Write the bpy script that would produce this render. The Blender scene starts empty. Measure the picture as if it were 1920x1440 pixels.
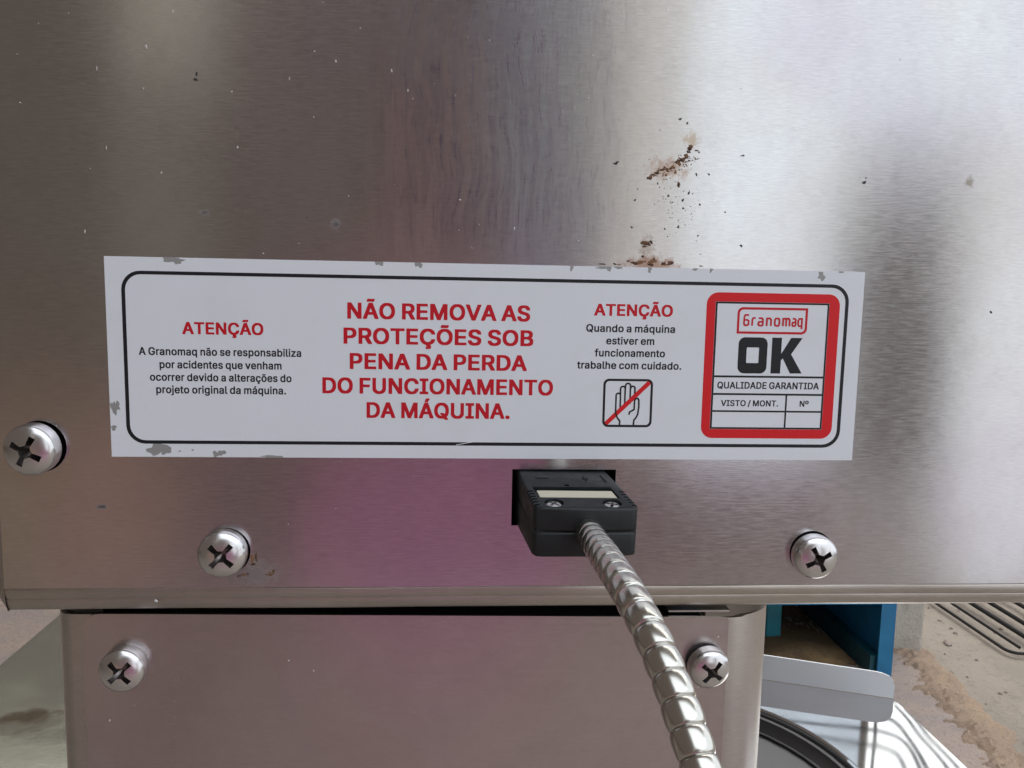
import bpy, bmesh, math, random
from mathutils import Vector, Matrix, Euler
from mathutils.geometry import tessellate_polygon

# ------------------------------------------------------------------ camera, world, lamps
# World frame: origin at the centre of the warning label on the cabinet front (plane Y = 0),
# X to the right, Z up, Y away from the viewer.  Helpers below take millimetres.
S = 0.001
scene = bpy.context.scene
col = scene.collection
random.seed(11)

cam_data = bpy.data.cameras.new("camera")
cam = bpy.data.objects.new("camera", cam_data)
col.objects.link(cam)
rot = Matrix(((0.9975671, -0.0111600, -0.0688140),
              (-0.0669055, 0.1240466, -0.9900182),
              (0.0195847, 0.9922136, 0.1229982)))
cam.matrix_world = Matrix.Translation((-0.010176, -0.210935, 0.020832)) @ rot.to_4x4()
cam_data.sensor_fit = 'HORIZONTAL'
cam_data.sensor_width = 36.0
cam_data.lens = 36.0 * 1570.4 / 1920.0
cam_data.clip_start = 0.01
cam_data.clip_end = 60.0
scene.camera = cam

world = bpy.data.worlds.new("World")
scene.world = world
world.use_nodes = True
world.node_tree.nodes["Background"].inputs[0].default_value = (0.112, 0.092, 0.079, 1)
world.node_tree.nodes["Background"].inputs[1].default_value = 1.0


def lamp(name, x0, x1, z0, z1, y, radiance, colour, back=False, down=False, side=False, shape='RECTANGLE'):
    """Rectangular soft source standing at Y = y mm (or lying at Z = y when down)."""
    w, h = (x1 - x0) * S, (z1 - z0) * S
    d = bpy.data.lights.new(name, 'AREA')
    d.shape = shape
    d.size, d.size_y = w, h
    area = w * h * (math.pi / 4 if shape == 'ELLIPSE' else 1)
    d.energy = radiance * math.pi * area
    d.color = colour
    o = bpy.data.objects.new(name, d)
    col.objects.link(o)
    if down:
        o.location = ((x0 + x1) / 2 * S, (z0 + z1) / 2 * S, y * S)
    elif side:
        o.location = (y * S, (x0 + x1) / 2 * S, (z0 + z1) / 2 * S)
        o.rotation_euler = (math.radians(90), 0, math.radians(90))
    else:
        o.location = ((x0 + x1) / 2 * S, y * S, (z0 + z1) / 2 * S)
        o.rotation_euler = (math.radians(-90 if back else 90), 0, 0)
    return o


# open daylight side to the right of the photographer; a post of the shelter interrupts its lower half
DAY = (0.86, 0.93, 1.0)
lamp("daylight_opening", 455, 2800, 330, 1500, -1500, 1.02, DAY)
lamp("daylight_opening", 455, 785, -330, 328, -1500, 1.02, DAY)
lamp("daylight_opening", 1050, 2800, -720, 328, -1500, 0.92, (0.92, 0.96, 1.0))
lamp("daylight_opening", 787, 1048, 215, 328, -1500, 0.55, DAY)
lamp("shaded_opening", 290, 453, -250, 1500, -1500, 0.52, (1.0, 0.98, 0.93))
lamp("shaded_opening", 70, 286, -50, 1300, -1500, 0.13, (0.60, 0.76, 1.0))
lamp("shaded_opening", 787, 1048, -720, -360, -1500, 0.22, (1.0, 0.96, 0.9))
lamp("pink_tint_lamp", -170, 66, -50, 500, -1500, 0.045, (1.0, 0.35, 0.45))  # weak pink lamps added to tint the steel, no wall behind them
lamp("pink_tint_lamp", -420, -230, 100, 1400, -1500, 0.022, (0.9, 0.6, 0.8))
# small opening high on the left, warm lamp added low left to tint steel
lamp("roof_gap", -650, -480, 430, 1100, -1500, 0.34, (1.0, 0.98, 0.86))
lamp("roof_gap", -680, -500, -100, 425, -1500, 0.05, (1.0, 0.98, 0.86))
lamp("warm_tint_lamp", -1150, -560, -720, -200, -1500, 0.085, (1.0, 0.60, 0.26), shape='ELLIPSE')
# magenta clothing of the photographer glowing in the light
lamp("magenta_bounce", -130, 90, -290, -70, -420, 0.105, (0.85, 0.04, 0.60), shape='ELLIPSE')
lamp("magenta_bounce", -330, 320, -560, 60, -430, 0.034, (1.0, 0.18, 0.46), shape='ELLIPSE')
# overhead fill lamp added to brighten the label, daylight along the open right side
lamp("overhead_fill", -600, 2600, -2600, -350, 1700, 1.5, DAY, down=True)
lamp("open_side", -1400, 1500, -300, 1900, 2600, 1.1, DAY, side=True)
# daylight behind the machine
lamp("yard_daylight", 1470, 3600, 1040, 2600, 2500, 1.45, (0.97, 0.99, 1.0), back=True)
lamp("yard_daylight", -850, 1440, 500, 2600, 2500, 0.60, (0.74, 0.87, 1.0), back=True)
lamp("yard_daylight", -2700, -1000, 1000, 2300, 2500, 1.5, (0.98, 1.0, 0.92), back=True)
lamp("yard_daylight", 300, 3000, 500, 3200, 2000, 2.6, (1.0, 0.96, 0.90), down=True)

scene.view_settings.view_transform = 'Standard'
scene.view_settings.look = 'None'
scene.view_settings.exposure = 0.35
scene.view_settings.gamma = 1.0
scene.cycles.use_denoising = True
scene.cycles.max_bounces = 6
scene.cycles.use_adaptive_sampling = True
scene.cycles.adaptive_threshold = 0.03


# ------------------------------------------------------------------ node and mesh helpers
class Nodes:
    def __init__(self, name):
        self.mat = bpy.data.materials.new(name)
        self.mat.use_nodes = True
        self.t = self.mat.node_tree
        self.b = self.t.nodes["Principled BSDF"]

    def set(self, sock, v):
        if isinstance(v, bpy.types.NodeSocket):
            self.t.links.new(v, sock)
        else:
            sock.default_value = v

    def new(self, kind, ins=None, **props):
        n = self.t.nodes.new(kind)
        for k, v in props.items():
            setattr(n, k, v)
        for k, v in (ins or {}).items():
            self.set(n.inputs[k], v)
        return n

    def math(self, op, a, b=0.0, c=None, clamp=False):
        n = self.new('ShaderNodeMath', operation=op, use_clamp=clamp)
        self.set(n.inputs[0], a)
        self.set(n.inputs[1], b)
        if c is not None:
            self.set(n.inputs[2], c)
        return n.outputs[0]

    def mix(self, f, a, b, mode='MIX'):
        n = self.new('ShaderNodeMix', data_type='RGBA', blend_type=mode)
        self.set(n.inputs[0], f)
        self.set(n.inputs[6], a)
        self.set(n.inputs[7], b)
        return n.outputs[2]

    def mm(self):
        """Object coordinates in millimetres."""
        tc = self.new('ShaderNodeTexCoord')
        vm = self.new('ShaderNodeVectorMath', {0: tc.outputs['Object'], 1: (1000, 1000, 1000)}, operation='MULTIPLY')
        return vm.outputs[0]

    def scaled(self, vec, s, add=(0, 0, 0)):
        vm = self.new('ShaderNodeVectorMath', {0: vec, 1: s, 2: add}, operation='MULTIPLY_ADD')
        return vm.outputs[0]

    def noise(self, vec, scale=1.0, detail=3.0, rough=0.55):
        n = self.new('ShaderNodeTexNoise', {'Vector': vec, 'Scale': scale, 'Detail': detail, 'Roughness': rough})
        return n.outputs[0]

    def ramp(self, f, lo, hi, a=0.0, b=1.0, smooth=True):
        n = self.new('ShaderNodeMapRange', {'Value': f, 'From Min': lo, 'From Max': hi, 'To Min': a, 'To Max': b},
                     interpolation_type='SMOOTHSTEP' if smooth else 'LINEAR')
        return n.outputs[0]

    def bump(self, h, strength, dist=0.0002):
        n = self.new('ShaderNodeBump', {'Strength': strength, 'Distance': dist, 'Height': h})
        self.set(self.b.inputs['Normal'], n.outputs[0])

    def p(self, **kw):
        for k, v in kw.items():
            self.set(self.b.inputs[k.replace('_', ' ')], v)
        return self


def rgb(r, g, b):
    return (r, g, b, 1)


def obj(name, verts, faces, mat, parent=None, smooth=False, kind=None, uv=False):
    me = bpy.data.meshes.new(name)
    me.from_pydata([(v[0] * S, v[1] * S, v[2] * S) for v in verts], [], faces)
    me.validate()
    return link(name, me, mat, parent, smooth, kind, uv)


def link(name, me, mat, parent=None, smooth=False, kind=None, uv=False):
    if mat is not None and not me.materials:
        me.materials.append(mat)
    if smooth:
        me.polygons.foreach_set("use_smooth", [True] * len(me.polygons))
        me.set_sharp_from_angle(angle=math.radians(38))
    if uv:
        # tangent (u) runs up the sheet: the brushing is horizontal, so highlights stretch vertically
        lay = me.uv_layers.new(name="grain")
        for lp in me.loops:
            c = me.vertices[lp.vertex_index].co
            lay.data[lp.index].uv = (c.z * 10 - c.y * 3, c.x * 10 + c.y * 5)
    o = bpy.data.objects.new(name, me)
    col.objects.link(o)
    if parent is not None:
        o.parent = parent
    if kind:
        o["kind"] = kind
    return o


def tag(o, label, category, group=None):
    o["label"] = label
    o["category"] = category
    if group:
        o["group"] = group
    return o


def thing(name, label, category, loc=(0, 0, 0), group=None):
    o = bpy.data.objects.new(name, None)
    o.location = [c * S for c in loc]
    o.empty_display_size = 0.02
    col.objects.link(o)
    return tag(o, label, category, group)


def adopt(child, parent):
    """Parent while keeping the child where it stands (parents are never rotated here)."""
    child.parent = parent
    child.location = Vector(child.location) - Vector(parent.location)
    return child


def tess(loops):
    """Triangulate 2-D outer loop + holes -> (points, triangles)."""
    pts = [p for l in loops for p in l]
    tri = tessellate_polygon([[Vector((p[0], p[1], 0)) for p in l] for l in loops])
    return pts, [tuple(t) for t in tri]


def plate(loops, y0, y1, holes_walls=True):
    """Flat plate in the XZ plane with holes, front at y0, back at y1 (y1 None: single thin skin)."""
    pts, tri = tess(loops)
    front = []
    for t in tri:
        a, b, c = (Vector(pts[i]) for i in t)
        cr = (b - a).cross(c - a)
        front.append(t if cr > 0 else (t[0], t[2], t[1]))
    n = len(pts)
    v = [(x, y0, z) for x, z in pts]
    f = list(front)
    if y1 is not None:
        v += [(x, y1, z) for x, z in pts]
        f += [(a + n, c + n, b + n) for a, b, c in front]
        k = 0
        for l in loops:
            m = len(l)
            for i in range(m):
                f.append((k + i, k + (i + 1) % m, n + k + (i + 1) % m, n + k + i))
            k += m
    return v, f


def round_rect(x0, x1, z0, z1, r, seg=7, corners=(1, 1, 1, 1)):
    """Corner order: bottom-left, bottom-right, top-right, top-left."""
    out = []
    for (cx, cz, a0, on) in ((x0, z0, 180, corners[0]), (x1, z0, 270, corners[1]),
                             (x1, z1, 0, corners[2]), (x0, z1, 90, corners[3])):
        if not on:
            out.append((cx, cz))
            continue
        ox = cx + (r if cx == x0 else -r)
        oz = cz + (r if cz == z0 else -r)
        for i in range(seg + 1):
            a = math.radians(a0 + 90 * i / seg)
            out.append((ox + r * math.cos(a), oz + r * math.sin(a)))
    return out


def circle(cx, cz, r, n=32, squash=1.0):
    return [(cx + r * math.cos(2 * math.pi * i / n), cz + squash * r * math.sin(2 * math.pi * i / n)) for i in range(n)]


def blob(cx, cz, rx, rz, n=14, rough=0.3, rnd=random):
    ph = [rnd.uniform(0, 6.28) for _ in range(3)]
    out = []
    for i in range(n):
        a = 2 * math.pi * i / n
        k = 1 + rough * (0.6 * math.sin(2 * a + ph[0]) + 0.5 * math.sin(3 * a + ph[1]) + 0.5 * math.sin(5 * a + ph[2])) \
            + rnd.uniform(-rough, rough) * 0.5
        out.append((cx + rx * k * math.cos(a), cz + rz * k * math.sin(a)))
    return out


def box_vf(x0, x1, y0, y1, z0, z1):
    v = [(x, y, z) for z in (z0, z1) for y in (y0, y1) for x in (x0, x1)]
    f = [(0, 2, 3, 1), (4, 5, 7, 6), (0, 1, 5, 4), (2, 6, 7, 3), (0, 4, 6, 2), (1, 3, 7, 5)]
    return v, f


def bevel_mesh(me, width, seg=2):
    bm = bmesh.new()
    bm.from_mesh(me)
    bmesh.ops.bevel(bm, geom=list(bm.edges), offset=width * S, segments=seg, profile=0.5, affect='EDGES')
    bmesh.ops.recalc_face_normals(bm, faces=bm.faces)
    bm.to_mesh(me)
    bm.free()


def fix_normals(me):
    bm = bmesh.new()
    bm.from_mesh(me)
    bmesh.ops.recalc_face_normals(bm, faces=bm.faces)
    bm.to_mesh(me)
    bm.free()


def mesh_of(verts, faces):
    me = bpy.data.meshes.new("shape")
    me.from_pydata([(v[0] * S, v[1] * S, v[2] * S) for v in verts], [], faces)
    me.validate()
    return me


def join(*vfs):
    V, F = [], []
    for v, f in vfs:
        k = len(V)
        V += list(v)
        F += [tuple(i + k for i in q) for q in f]
    return V, F


def tube(path, r, n=10, cap=True):
    """Round bar along a polyline (mm)."""
    P = [Vector(p) for p in path]
    v, f = [], []
    ref = Vector((0, 0, 1))
    for i, p in enumerate(P):
        t = (P[min(i + 1, len(P) - 1)] - P[max(i - 1, 0)]).normalized()
        if abs(t.dot(ref)) > 0.95:
            ref = Vector((1, 0, 0))
        a = t.cross(ref).normalized()
        b = t.cross(a).normalized()
        rr = r[i] if isinstance(r, (list, tuple)) else r
        for k in range(n):
            an = 2 * math.pi * k / n
            v.append(p + a * rr * math.cos(an) + b * rr * math.sin(an))
    for i in range(len(P) - 1):
        for k in range(n):
            f.append((i * n + k, i * n + (k + 1) % n, (i + 1) * n + (k + 1) % n, (i + 1) * n + k))
    if cap:
        f.append(tuple(range(n)))
        f.append(tuple((len(P) - 1) * n + k for k in reversed(range(n))))
    return v, f


def sweep_x(profile, xs, wob=0.0):
    """Profile of (y, z) points swept along X."""
    v, f = [], []
    m = len(profile)
    for i, x in enumerate(xs):
        for (y, z) in profile:
            v.append((x, y + wob * math.sin(x * 0.11 + z), z + wob * math.sin(x * 0.07 + 1.3)))
    for i in range(len(xs) - 1):
        for k in range(m - 1):
            a = i * m + k
            f.append((a, a + m, a + m + 1, a + 1))
    return v, f


def boolean_cut(me, cutter):
    """Return me minus cutter (both meshes, same space)."""
    a = bpy.data.objects.new("cut_base", me)
    b = bpy.data.objects.new("cut_tool", cutter)
    col.objects.link(a)
    col.objects.link(b)
    md = a.modifiers.new("cut", 'BOOLEAN')
    md.operation = 'DIFFERENCE'
    md.solver = 'EXACT'
    md.use_self = True
    md.object = b
    dg = bpy.context.evaluated_depsgraph_get()
    out = bpy.data.meshes.new_from_object(a.evaluated_get(dg))
    bpy.data.objects.remove(a)
    bpy.data.objects.remove(b)
    return out


# ------------------------------------------------------------------ materials
def steel(name, base=(0.595, 0.595, 0.60), rough=0.155, aniso=0.55, grime_shade=1.0, stains=(), smear=False, grain=True):
    m = Nodes(name)
    v = m.mm()
    # brushing: short horizontal hairlines, slightly tilted here and there
    h1 = m.noise(m.scaled(v, (0.22, 0.5, 2.4)), 1.0, 4.0, 0.65)
    h2 = m.noise(m.scaled(v, (0.45, 1.0, 5.5), (9, 3, 1)), 1.0, 2.0, 0.5)
    cloud = m.noise(m.scaled(v, (0.022, 0.022, 0.016), (4, 1, 7)), 1.0, 4.0, 0.55)
    cloud2 = m.noise(m.scaled(v, (0.016, 0.016, 0.011), (21, 1, 3)), 1.0, 3.0, 0.5)
    fine = m.noise(m.scaled(v, (0.16, 0.16, 0.13), (2, 8, 5)), 1.0, 5.0, 0.65)
    c = rgb(*base)
    if grime_shade:
        c = m.mix(m.ramp(cloud, 0.42, 0.70, 0.0, 0.36 * grime_shade), c, rgb(base[0] * 0.84, base[1] * 0.76, base[2] * 0.66))
        c = m.mix(m.ramp(cloud2, 0.42, 0.68, 0.0, 0.45 * grime_shade), c, rgb(base[0] * 0.80, base[1] * 0.72, base[2] * 0.84))
        c = m.mix(m.ramp(fine, 0.45, 0.75, 0.0, 0.16 * grime_shade), c, rgb(base[0] * 0.62, base[1] * 0.60, base[2] * 0.58))
    if grain:
        g = m.math('ADD', m.ramp(h1, 0.3, 0.7, -0.05, 0.035), m.ramp(h2, 0.3, 0.7, -0.04, 0.03))
        g = m.math('ADD', g, 1.0)
        gc = m.new('ShaderNodeCombineColor', {0: g, 1: g, 2: g}).outputs[0]
        c = m.mix(1.0, c, gc, 'MULTIPLY')
    sep = m.new('ShaderNodeSeparateXYZ', {0: v})
    rgh = m.math('ADD', rough, m.ramp(cloud, 0.3, 0.75, -0.01, 0.04))
    rgh = m.math('ADD', rgh, m.ramp(h1, 0.3, 0.7, -0.02, 0.02))
    metal = 1.0
    if smear:
        # cloth-wiped vertical smears left of the middle, above the label
        wv = m.new('ShaderNodeVectorMath', {0: m.noise(m.scaled(v, (0.03, 0.03, 0.03)), 1.0, 2.0), 1: (9.0, 0, 0)}, operation='MULTIPLY')
        wp = m.new('ShaderNodeVectorMath', {0: v, 1: wv.outputs[0]}, operation='ADD').outputs[0]
        s1 = m.noise(m.scaled(wp, (0.28, 0.3, 0.022), (3, 0, 2)), 1.0, 5.0, 0.65)
        s2 = m.noise(m.scaled(wp, (1.1, 0.3, 0.16), (3, 0, 9)), 1.0, 3.0, 0.6)
        gx = m.ramp(m.math('ABSOLUTE', m.math('SUBTRACT', sep.outputs[0], -1.0)), 10.0, 40.0, 1.0, 0.0)
        gz = m.ramp(sep.outputs[2], 18.0, 42.0, 0.0, 1.0)
        area = m.math('MULTIPLY', gx, gz)
        k = m.math('MULTIPLY', area, m.math('ADD', m.ramp(s1, 0.40, 0.62, 0.0, 0.55), m.ramp(s2, 0.52, 0.68, 0.0, 0.55)))
        c = m.mix(k, c, rgb(0.25, 0.21, 0.25))
        rgh = m.math('ADD', rgh, m.math('MULTIPLY', k, 0.12))
    ragged = m.ramp(m.noise(m.scaled(v, (0.5, 0.5, 0.5), (7, 0, 3)), 1.0, 4.0, 0.7), 0.2, 0.8, -0.5, 0.5) if stains else None
    for (sx, sz, rx, rz, amt, tint) in stains:
        dx = m.math('DIVIDE', m.math('SUBTRACT', sep.outputs[0], sx), rx)
        dz = m.math('DIVIDE', m.math('SUBTRACT', sep.outputs[2], sz), rz)
        d = m.math('SQRT', m.math('ADD', m.math('MULTIPLY', dx, dx), m.math('MULTIPLY', dz, dz)))
        d = m.math('ADD', d, ragged)
        k = m.ramp(d, 0.25, 1.0, amt, 0.0)
        c = m.mix(k, c, rgb(*tint))
        metal = m.math('SUBTRACT', metal, m.math('MULTIPLY', k, 0.7), clamp=True)
        rgh = m.math('ADD', rgh, m.math('MULTIPLY', k, 0.3))
    m.p(Base_Color=c, Roughness=rgh, Metallic=metal, Anisotropic=aniso)
    if aniso:
        m.set(m.b.inputs['Tangent'], m.new('ShaderNodeTangent', direction_type='UV_MAP', uv_map='grain').outputs[0])
    # shallow hairlines plus very slow unevenness of the sheet
    hh = m.math('ADD', m.math('MULTIPLY', h1, 0.026), m.math('MULTIPLY', h2, 0.016))
    hh = m.math('ADD', hh, m.math('MULTIPLY', m.noise(m.scaled(v, (0.03, 0.03, 0.02)), 1.0, 1.0), 0.16))
    m.bump(hh, 0.30, 0.0006)
    return m.mat


RUST = (0.16, 0.075, 0.035)
M = {}
M['panel'] = steel("brushed_steel_stained", smear=True, stains=(
    (42.0, 49.0, 6.5, 3.4, 0.50, (0.42, 0.22, 0.09)),
    (47.9, 56.3, 2.6, 2.6, 0.45, (0.45, 0.30, 0.12)),
    (38.0, 30.0, 2.6, 3.4, 0.40, (0.33, 0.20, 0.10)),
    (38.5, 25.2, 8.5, 3.0, 0.65, (0.36, 0.15, 0.06)),
    (-61.0, -55.0, 8.0, 4.5, 0.45, (0.07, 0.03, 0.012)),
    (-39.5, 33.4, 1.8, 1.6, 0.75, (0.035, 0.022, 0.015)),
    (-71.0, 35.7, 1.5, 1.0, 0.7, (0.035, 0.022, 0.015)),
    (120.8, 48.2, 1.6, 1.6, 0.65, (0.20, 0.17, 0.12)),
    (-98.1, -37.5, 1.7, 0.8, 0.8, (0.025, 0.012, 0.008)),
))
M['box'] = steel("brushed_steel_plain", base=(0.54, 0.505, 0.50), rough=0.22, aniso=0.6, grime_shade=0.8)
M['edge'] = steel("steel_fold", base=(0.50, 0.47, 0.43), rough=0.36, aniso=0.5, grime_shade=1.0)
M['zinc'] = Nodes("screw_zinc").p(Base_Color=rgb(0.66, 0.65, 0.66), Metallic=1.0, Roughness=0.24).mat
M['hose'] = Nodes("hose_steel").p(Base_Color=rgb(0.60, 0.59, 0.55), Metallic=1.0, Roughness=0.23).mat
M['hose_core'] = Nodes("hose_core").p(Base_Color=rgb(0.16, 0.155, 0.14), Metallic=1.0, Roughness=0.4).mat
M['dark'] = Nodes("interior_shade").p(Base_Color=rgb(0.012, 0.011, 0.012), Roughness=0.8).mat  # near-black colour standing in for shade inside the casings


def plastic():
    m = Nodes("black_plastic")
    v = m.mm()
    n = m.noise(v, 0.35, 4.0)
    m.b.inputs['Specular IOR Level'].default_value = 0.4
    m.p(Base_Color=m.mix(m.ramp(n, 0.4, 0.7), rgb(0.008, 0.011, 0.013), rgb(0.013, 0.016, 0.018)),
        Roughness=m.ramp(n, 0.3, 0.7, 0.40, 0.55))
    m.bump(m.noise(v, 4.0, 2.0), 0.12, 0.0001)
    return m.mat


M['plastic'] = plastic()


def paper(name, base, rough=0.45, dirt=0.12):
    m = Nodes(name)
    v = m.mm()
    n = m.noise(m.scaled(v, (0.04, 0.04, 0.06)), 1.0, 5.0, 0.6)
    f = m.noise(v, 1.6, 3.0)
    c = m.mix(m.ramp(n, 0.45, 0.75, 0.0, dirt * 2), rgb(*base), rgb(base[0] * 0.86, base[1] * 0.84, base[2] * 0.80))
    c = m.mix(m.ramp(f, 0.62, 0.74, 0.0, dirt), c, rgb(base[0] * 0.55, base[1] * 0.5, base[2] * 0.45))
    m.p(Base_Color=c, Roughness=rough)
    m.b.inputs['Specular IOR Level'].default_value = 0.30
    return m.mat


M['white'] = paper("label_white", (0.70, 0.73, 0.79))
M['red'] = paper("label_red", (0.62, 0.010, 0.016), dirt=0.05)
M['red_ink'] = paper("label_red_ink", (0.52, 0.008, 0.020), dirt=0.05)
M['ink'] = paper("label_black", (0.012, 0.013, 0.017), dirt=0.02)
M['worn'] = Nodes("worn_film").p(Base_Color=rgb(0.30, 0.30, 0.30), Roughness=0.6, Metallic=0.2).mat
M['cream'] = paper("cream_tab", (0.62, 0.58, 0.46), 0.35)


def rust_mat():
    m = Nodes("rust_crust")
    v = m.mm()
    n = m.noise(v, 1.2, 4.0)
    m.p(Base_Color=m.mix(m.ramp(n, 0.35, 0.65), rgb(0.025, 0.016, 0.012), rgb(0.17, 0.085, 0.045)), Roughness=0.85)
    m.bump(n, 0.5, 0.0003)
    return m.mat


M['rust'] = rust_mat()
M['ochre'] = Nodes("rust_film").p(Base_Color=rgb(0.20, 0.105, 0.05), Roughness=0.75, Metallic=0.1).mat
M['grime_shade'] = Nodes("recess_shade").p(Base_Color=rgb(0.22, 0.20, 0.19), Metallic=0.9, Roughness=0.32).mat  # darker zinc: the shade of the screw recess put into its colour
M['speck'] = Nodes("dark_speck").p(Base_Color=rgb(0.03, 0.028, 0.03), Roughness=0.8).mat
M['lint'] = Nodes("pale_lint").p(Base_Color=rgb(0.62, 0.62, 0.60), Roughness=0.7).mat

# ------------------------------------------------------------------ upper cabinet
cabinet = thing("steel_cabinet", "large brushed steel machine cabinet with rust spots carrying the white warning label", "cabinet", (0, 0, -65))

SCREWS_TOP = [(-112.8, -22.4, 6.35, 28, (0.55, 0.15)), (-68.0, -49.0, 6.0, 43, (0.3, -0.1)), (85.7, -50.2, 5.85, 62, (-0.1, 0.3))]
SLOT = [(5.0, -42.4), (32.0, -42.4), (32.0, -27.5), (5.0, -27.5)]
FLAT_X0, FLAT_X1, FLAT_Z0, FLAT_Z1 = -122.6, 175.0, -58.8, 125.0
loops = [[(FLAT_X0, FLAT_Z0), (FLAT_X1, FLAT_Z0), (FLAT_X1, FLAT_Z1), (FLAT_X0, FLAT_Z1)], SLOT]
for (x, z, r, a, (ox, oz)) in SCREWS_TOP:
    loops.append(circle(x + ox, z + oz, r * 1.02, 28))
v, f = plate(loops, 0.0, 1.2)
adopt(obj("front_panel", v, f, M['panel'], uv=True), cabinet)

# folded lower edge: a shallow crease, a flat bead and the turn under the cabinet
prof = [(0.0, FLAT_Z0), (0.16, -59.05), (0.05, -59.3), (0.10, -60.2), (0.35, -61.3), (0.62, -61.75), (0.55, -62.0), (0.9, -63.2), (1.3, -64.1)]
for i in range(1, 7):
    a = math.radians(20 + 70 * i / 6)
    prof.append((2.9 - 1.7 * math.cos(a), -63.5 - 1.8 * math.sin(a)))
prof += [(60.0, -65.32), (150.0, -65.32)]
xs = [FLAT_X0 + (FLAT_X1 - FLAT_X0) * i / 60 for i in range(61)]
v, f = sweep_x(prof, xs, 0.06)
adopt(obj("folded_edge", v, f, M['edge'], smooth=True, uv=True), cabinet)

# rounded left edge and side wall
v, f = [], []
side = [(FLAT_X0, 0.0)]
for i in range(1, 7):
    a = math.radians(90 * i / 6)
    side.append((FLAT_X0 - 3.0 * math.sin(a), 3.0 - 3.0 * math.cos(a)))
side.append((FLAT_X0 - 3.0, 150.0))
zs = [FLAT_Z1, -58.8, -61.5, -63.8, -65.2]
inset = [0, 0, 0.4, 1.4, 3.2]
for z, ins in zip(zs, inset):
    for (x, y) in side:
        v.append((min(x + ins, FLAT_X0), y + ins * 0.3, z))
m_ = len(side)
for i in range(len(zs) - 1):
    for k in range(m_ - 1):
        f.append((i * m_ + k, i * m_ + k + 1, (i + 1) * m_ + k + 1, (i + 1) * m_ + k))
adopt(obj("side_wall", v, f, M['edge'], smooth=True, uv=True), cabinet)
# black box added for the shade inside, seen through slot and screw holes
v, f = box_vf(-122.0, 174.0, 14.0, 148.0, -64.5, 124.0)
adopt(obj("dark_backing", v, f, M['dark']), cabinet)
# socket face behind the slot
v, f = box_vf(3.0, 34.0, 9.0, 13.5, -45.0, -25.0)
adopt(obj("socket", v, f, M['plastic']), cabinet)


def screw_mesh(r):
    """Pan head with a Phillips recess, axis along -Y, base at Y = 0."""
    prof_ = [(0.30, 0.8), (0.30, 0.0), (0.97, 0.0), (1.0, -0.04), (1.0, -0.47), (0.985, -0.54), (0.94, -0.61), (0.86, -0.675), (0.74, -0.74),
             (0.58, -0.795), (0.40, -0.83), (0.2, -0.848), (0.0, -0.85)]
    n = 40
    v, f = [], []
    for (pr, py) in prof_[:-1]:
        for k in range(n):
            a = 2 * math.pi * k / n
            v.append((r * pr * math.cos(a), r * py, r * pr * math.sin(a)))
    tip = len(v)
    v.append((0, r * prof_[-1][1], 0))
    base = len(v)
    v.append((0, r * 0.8, 0))
    for i in range(len(prof_) - 2):
        for k in range(n):
            f.append((i * n + k, i * n + (k + 1) % n, (i + 1) * n + (k + 1) % n, (i + 1) * n + k))
    i = len(prof_) - 2
    for k in range(n):
        f.append((i * n + k, i * n + (k + 1) % n, tip))
        f.append((k, base, (k + 1) % n))
    head = mesh_of(v, f)
    fix_normals(head)
    # recess: four tapering wings with concave shoulders
    def ring(ra, wa, shoulder, y):
        out = []
        for q in range(4):
            c0 = math.radians(90 * q)
            for (rad, off) in ((ra, -wa), (ra, wa)):
                out.append((rad * math.cos(c0) - off * math.sin(c0), y, rad * math.sin(c0) + off * math.cos(c0)))
            c1 = c0 + math.radians(45)
            for da in (-0.42, 0.0, 0.42):
                rr = shoulder * (1.0 if da == 0 else 1.12)
                out.append((rr * math.cos(c1 + da), y, rr * math.sin(c1 + da)))
        return out
    rings = [ring(0.66 * r, 0.14 * r, 0.25 * r, -1.05 * r), ring(0.60 * r, 0.12 * r, 0.225 * r, -0.66 * r),
             ring(0.34 * r, 0.075 * r, 0.15 * r, -0.32 * r), ring(0.14 * r, 0.05 * r, 0.09 * r, -0.20 * r)]
    k = len(rings[0])
    cv = [p for q in rings for p in q]
    cf = []
    for i in range(3):
        for j in range(k):
            cf.append((i * k + j, i * k + (j + 1) % k, (i + 1) * k + (j + 1) % k, (i + 1) * k + j))
    cf.append(tuple(range(k)))
    cf.append(tuple(3 * k + j for j in reversed(range(k))))
    cut = mesh_of(cv, cf)
    fix_normals(cut)
    me = boolean_cut(head, cut)
    me.materials.clear()
    me.materials.append(M['zinc'])
    me.materials.append(M['grime_shade'])
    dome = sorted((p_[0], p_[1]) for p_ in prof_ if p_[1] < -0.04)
    for po in me.polygons:            # the cut faces of the recess get shade painted into their colour
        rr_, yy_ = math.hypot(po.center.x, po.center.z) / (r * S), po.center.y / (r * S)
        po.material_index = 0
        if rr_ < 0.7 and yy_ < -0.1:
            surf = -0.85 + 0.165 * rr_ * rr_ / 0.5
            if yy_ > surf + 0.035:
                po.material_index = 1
    me.polygons.foreach_set("use_smooth", [True] * len(me.polygons))
    me.set_sharp_from_angle(angle=math.radians(32))
    return me


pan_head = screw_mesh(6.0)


def put_screw(parent, x, y, z, r, ang, tilt=(0, 0)):
    o = bpy.data.objects.new("screw", pan_head)
    col.objects.link(o)
    k = r / 6.0
    o.scale = (k, k, k)
    o.rotation_euler = (math.radians(tilt[0]), math.radians(ang), math.radians(tilt[1]))
    o.location = (x * S, y * S, z * S)
    adopt(o, parent)
    return o


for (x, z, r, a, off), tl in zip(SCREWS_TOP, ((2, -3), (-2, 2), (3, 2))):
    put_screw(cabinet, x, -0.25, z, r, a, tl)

# rust crust and specks on the panel: small raised flakes
rnd = random.Random(5)


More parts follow.
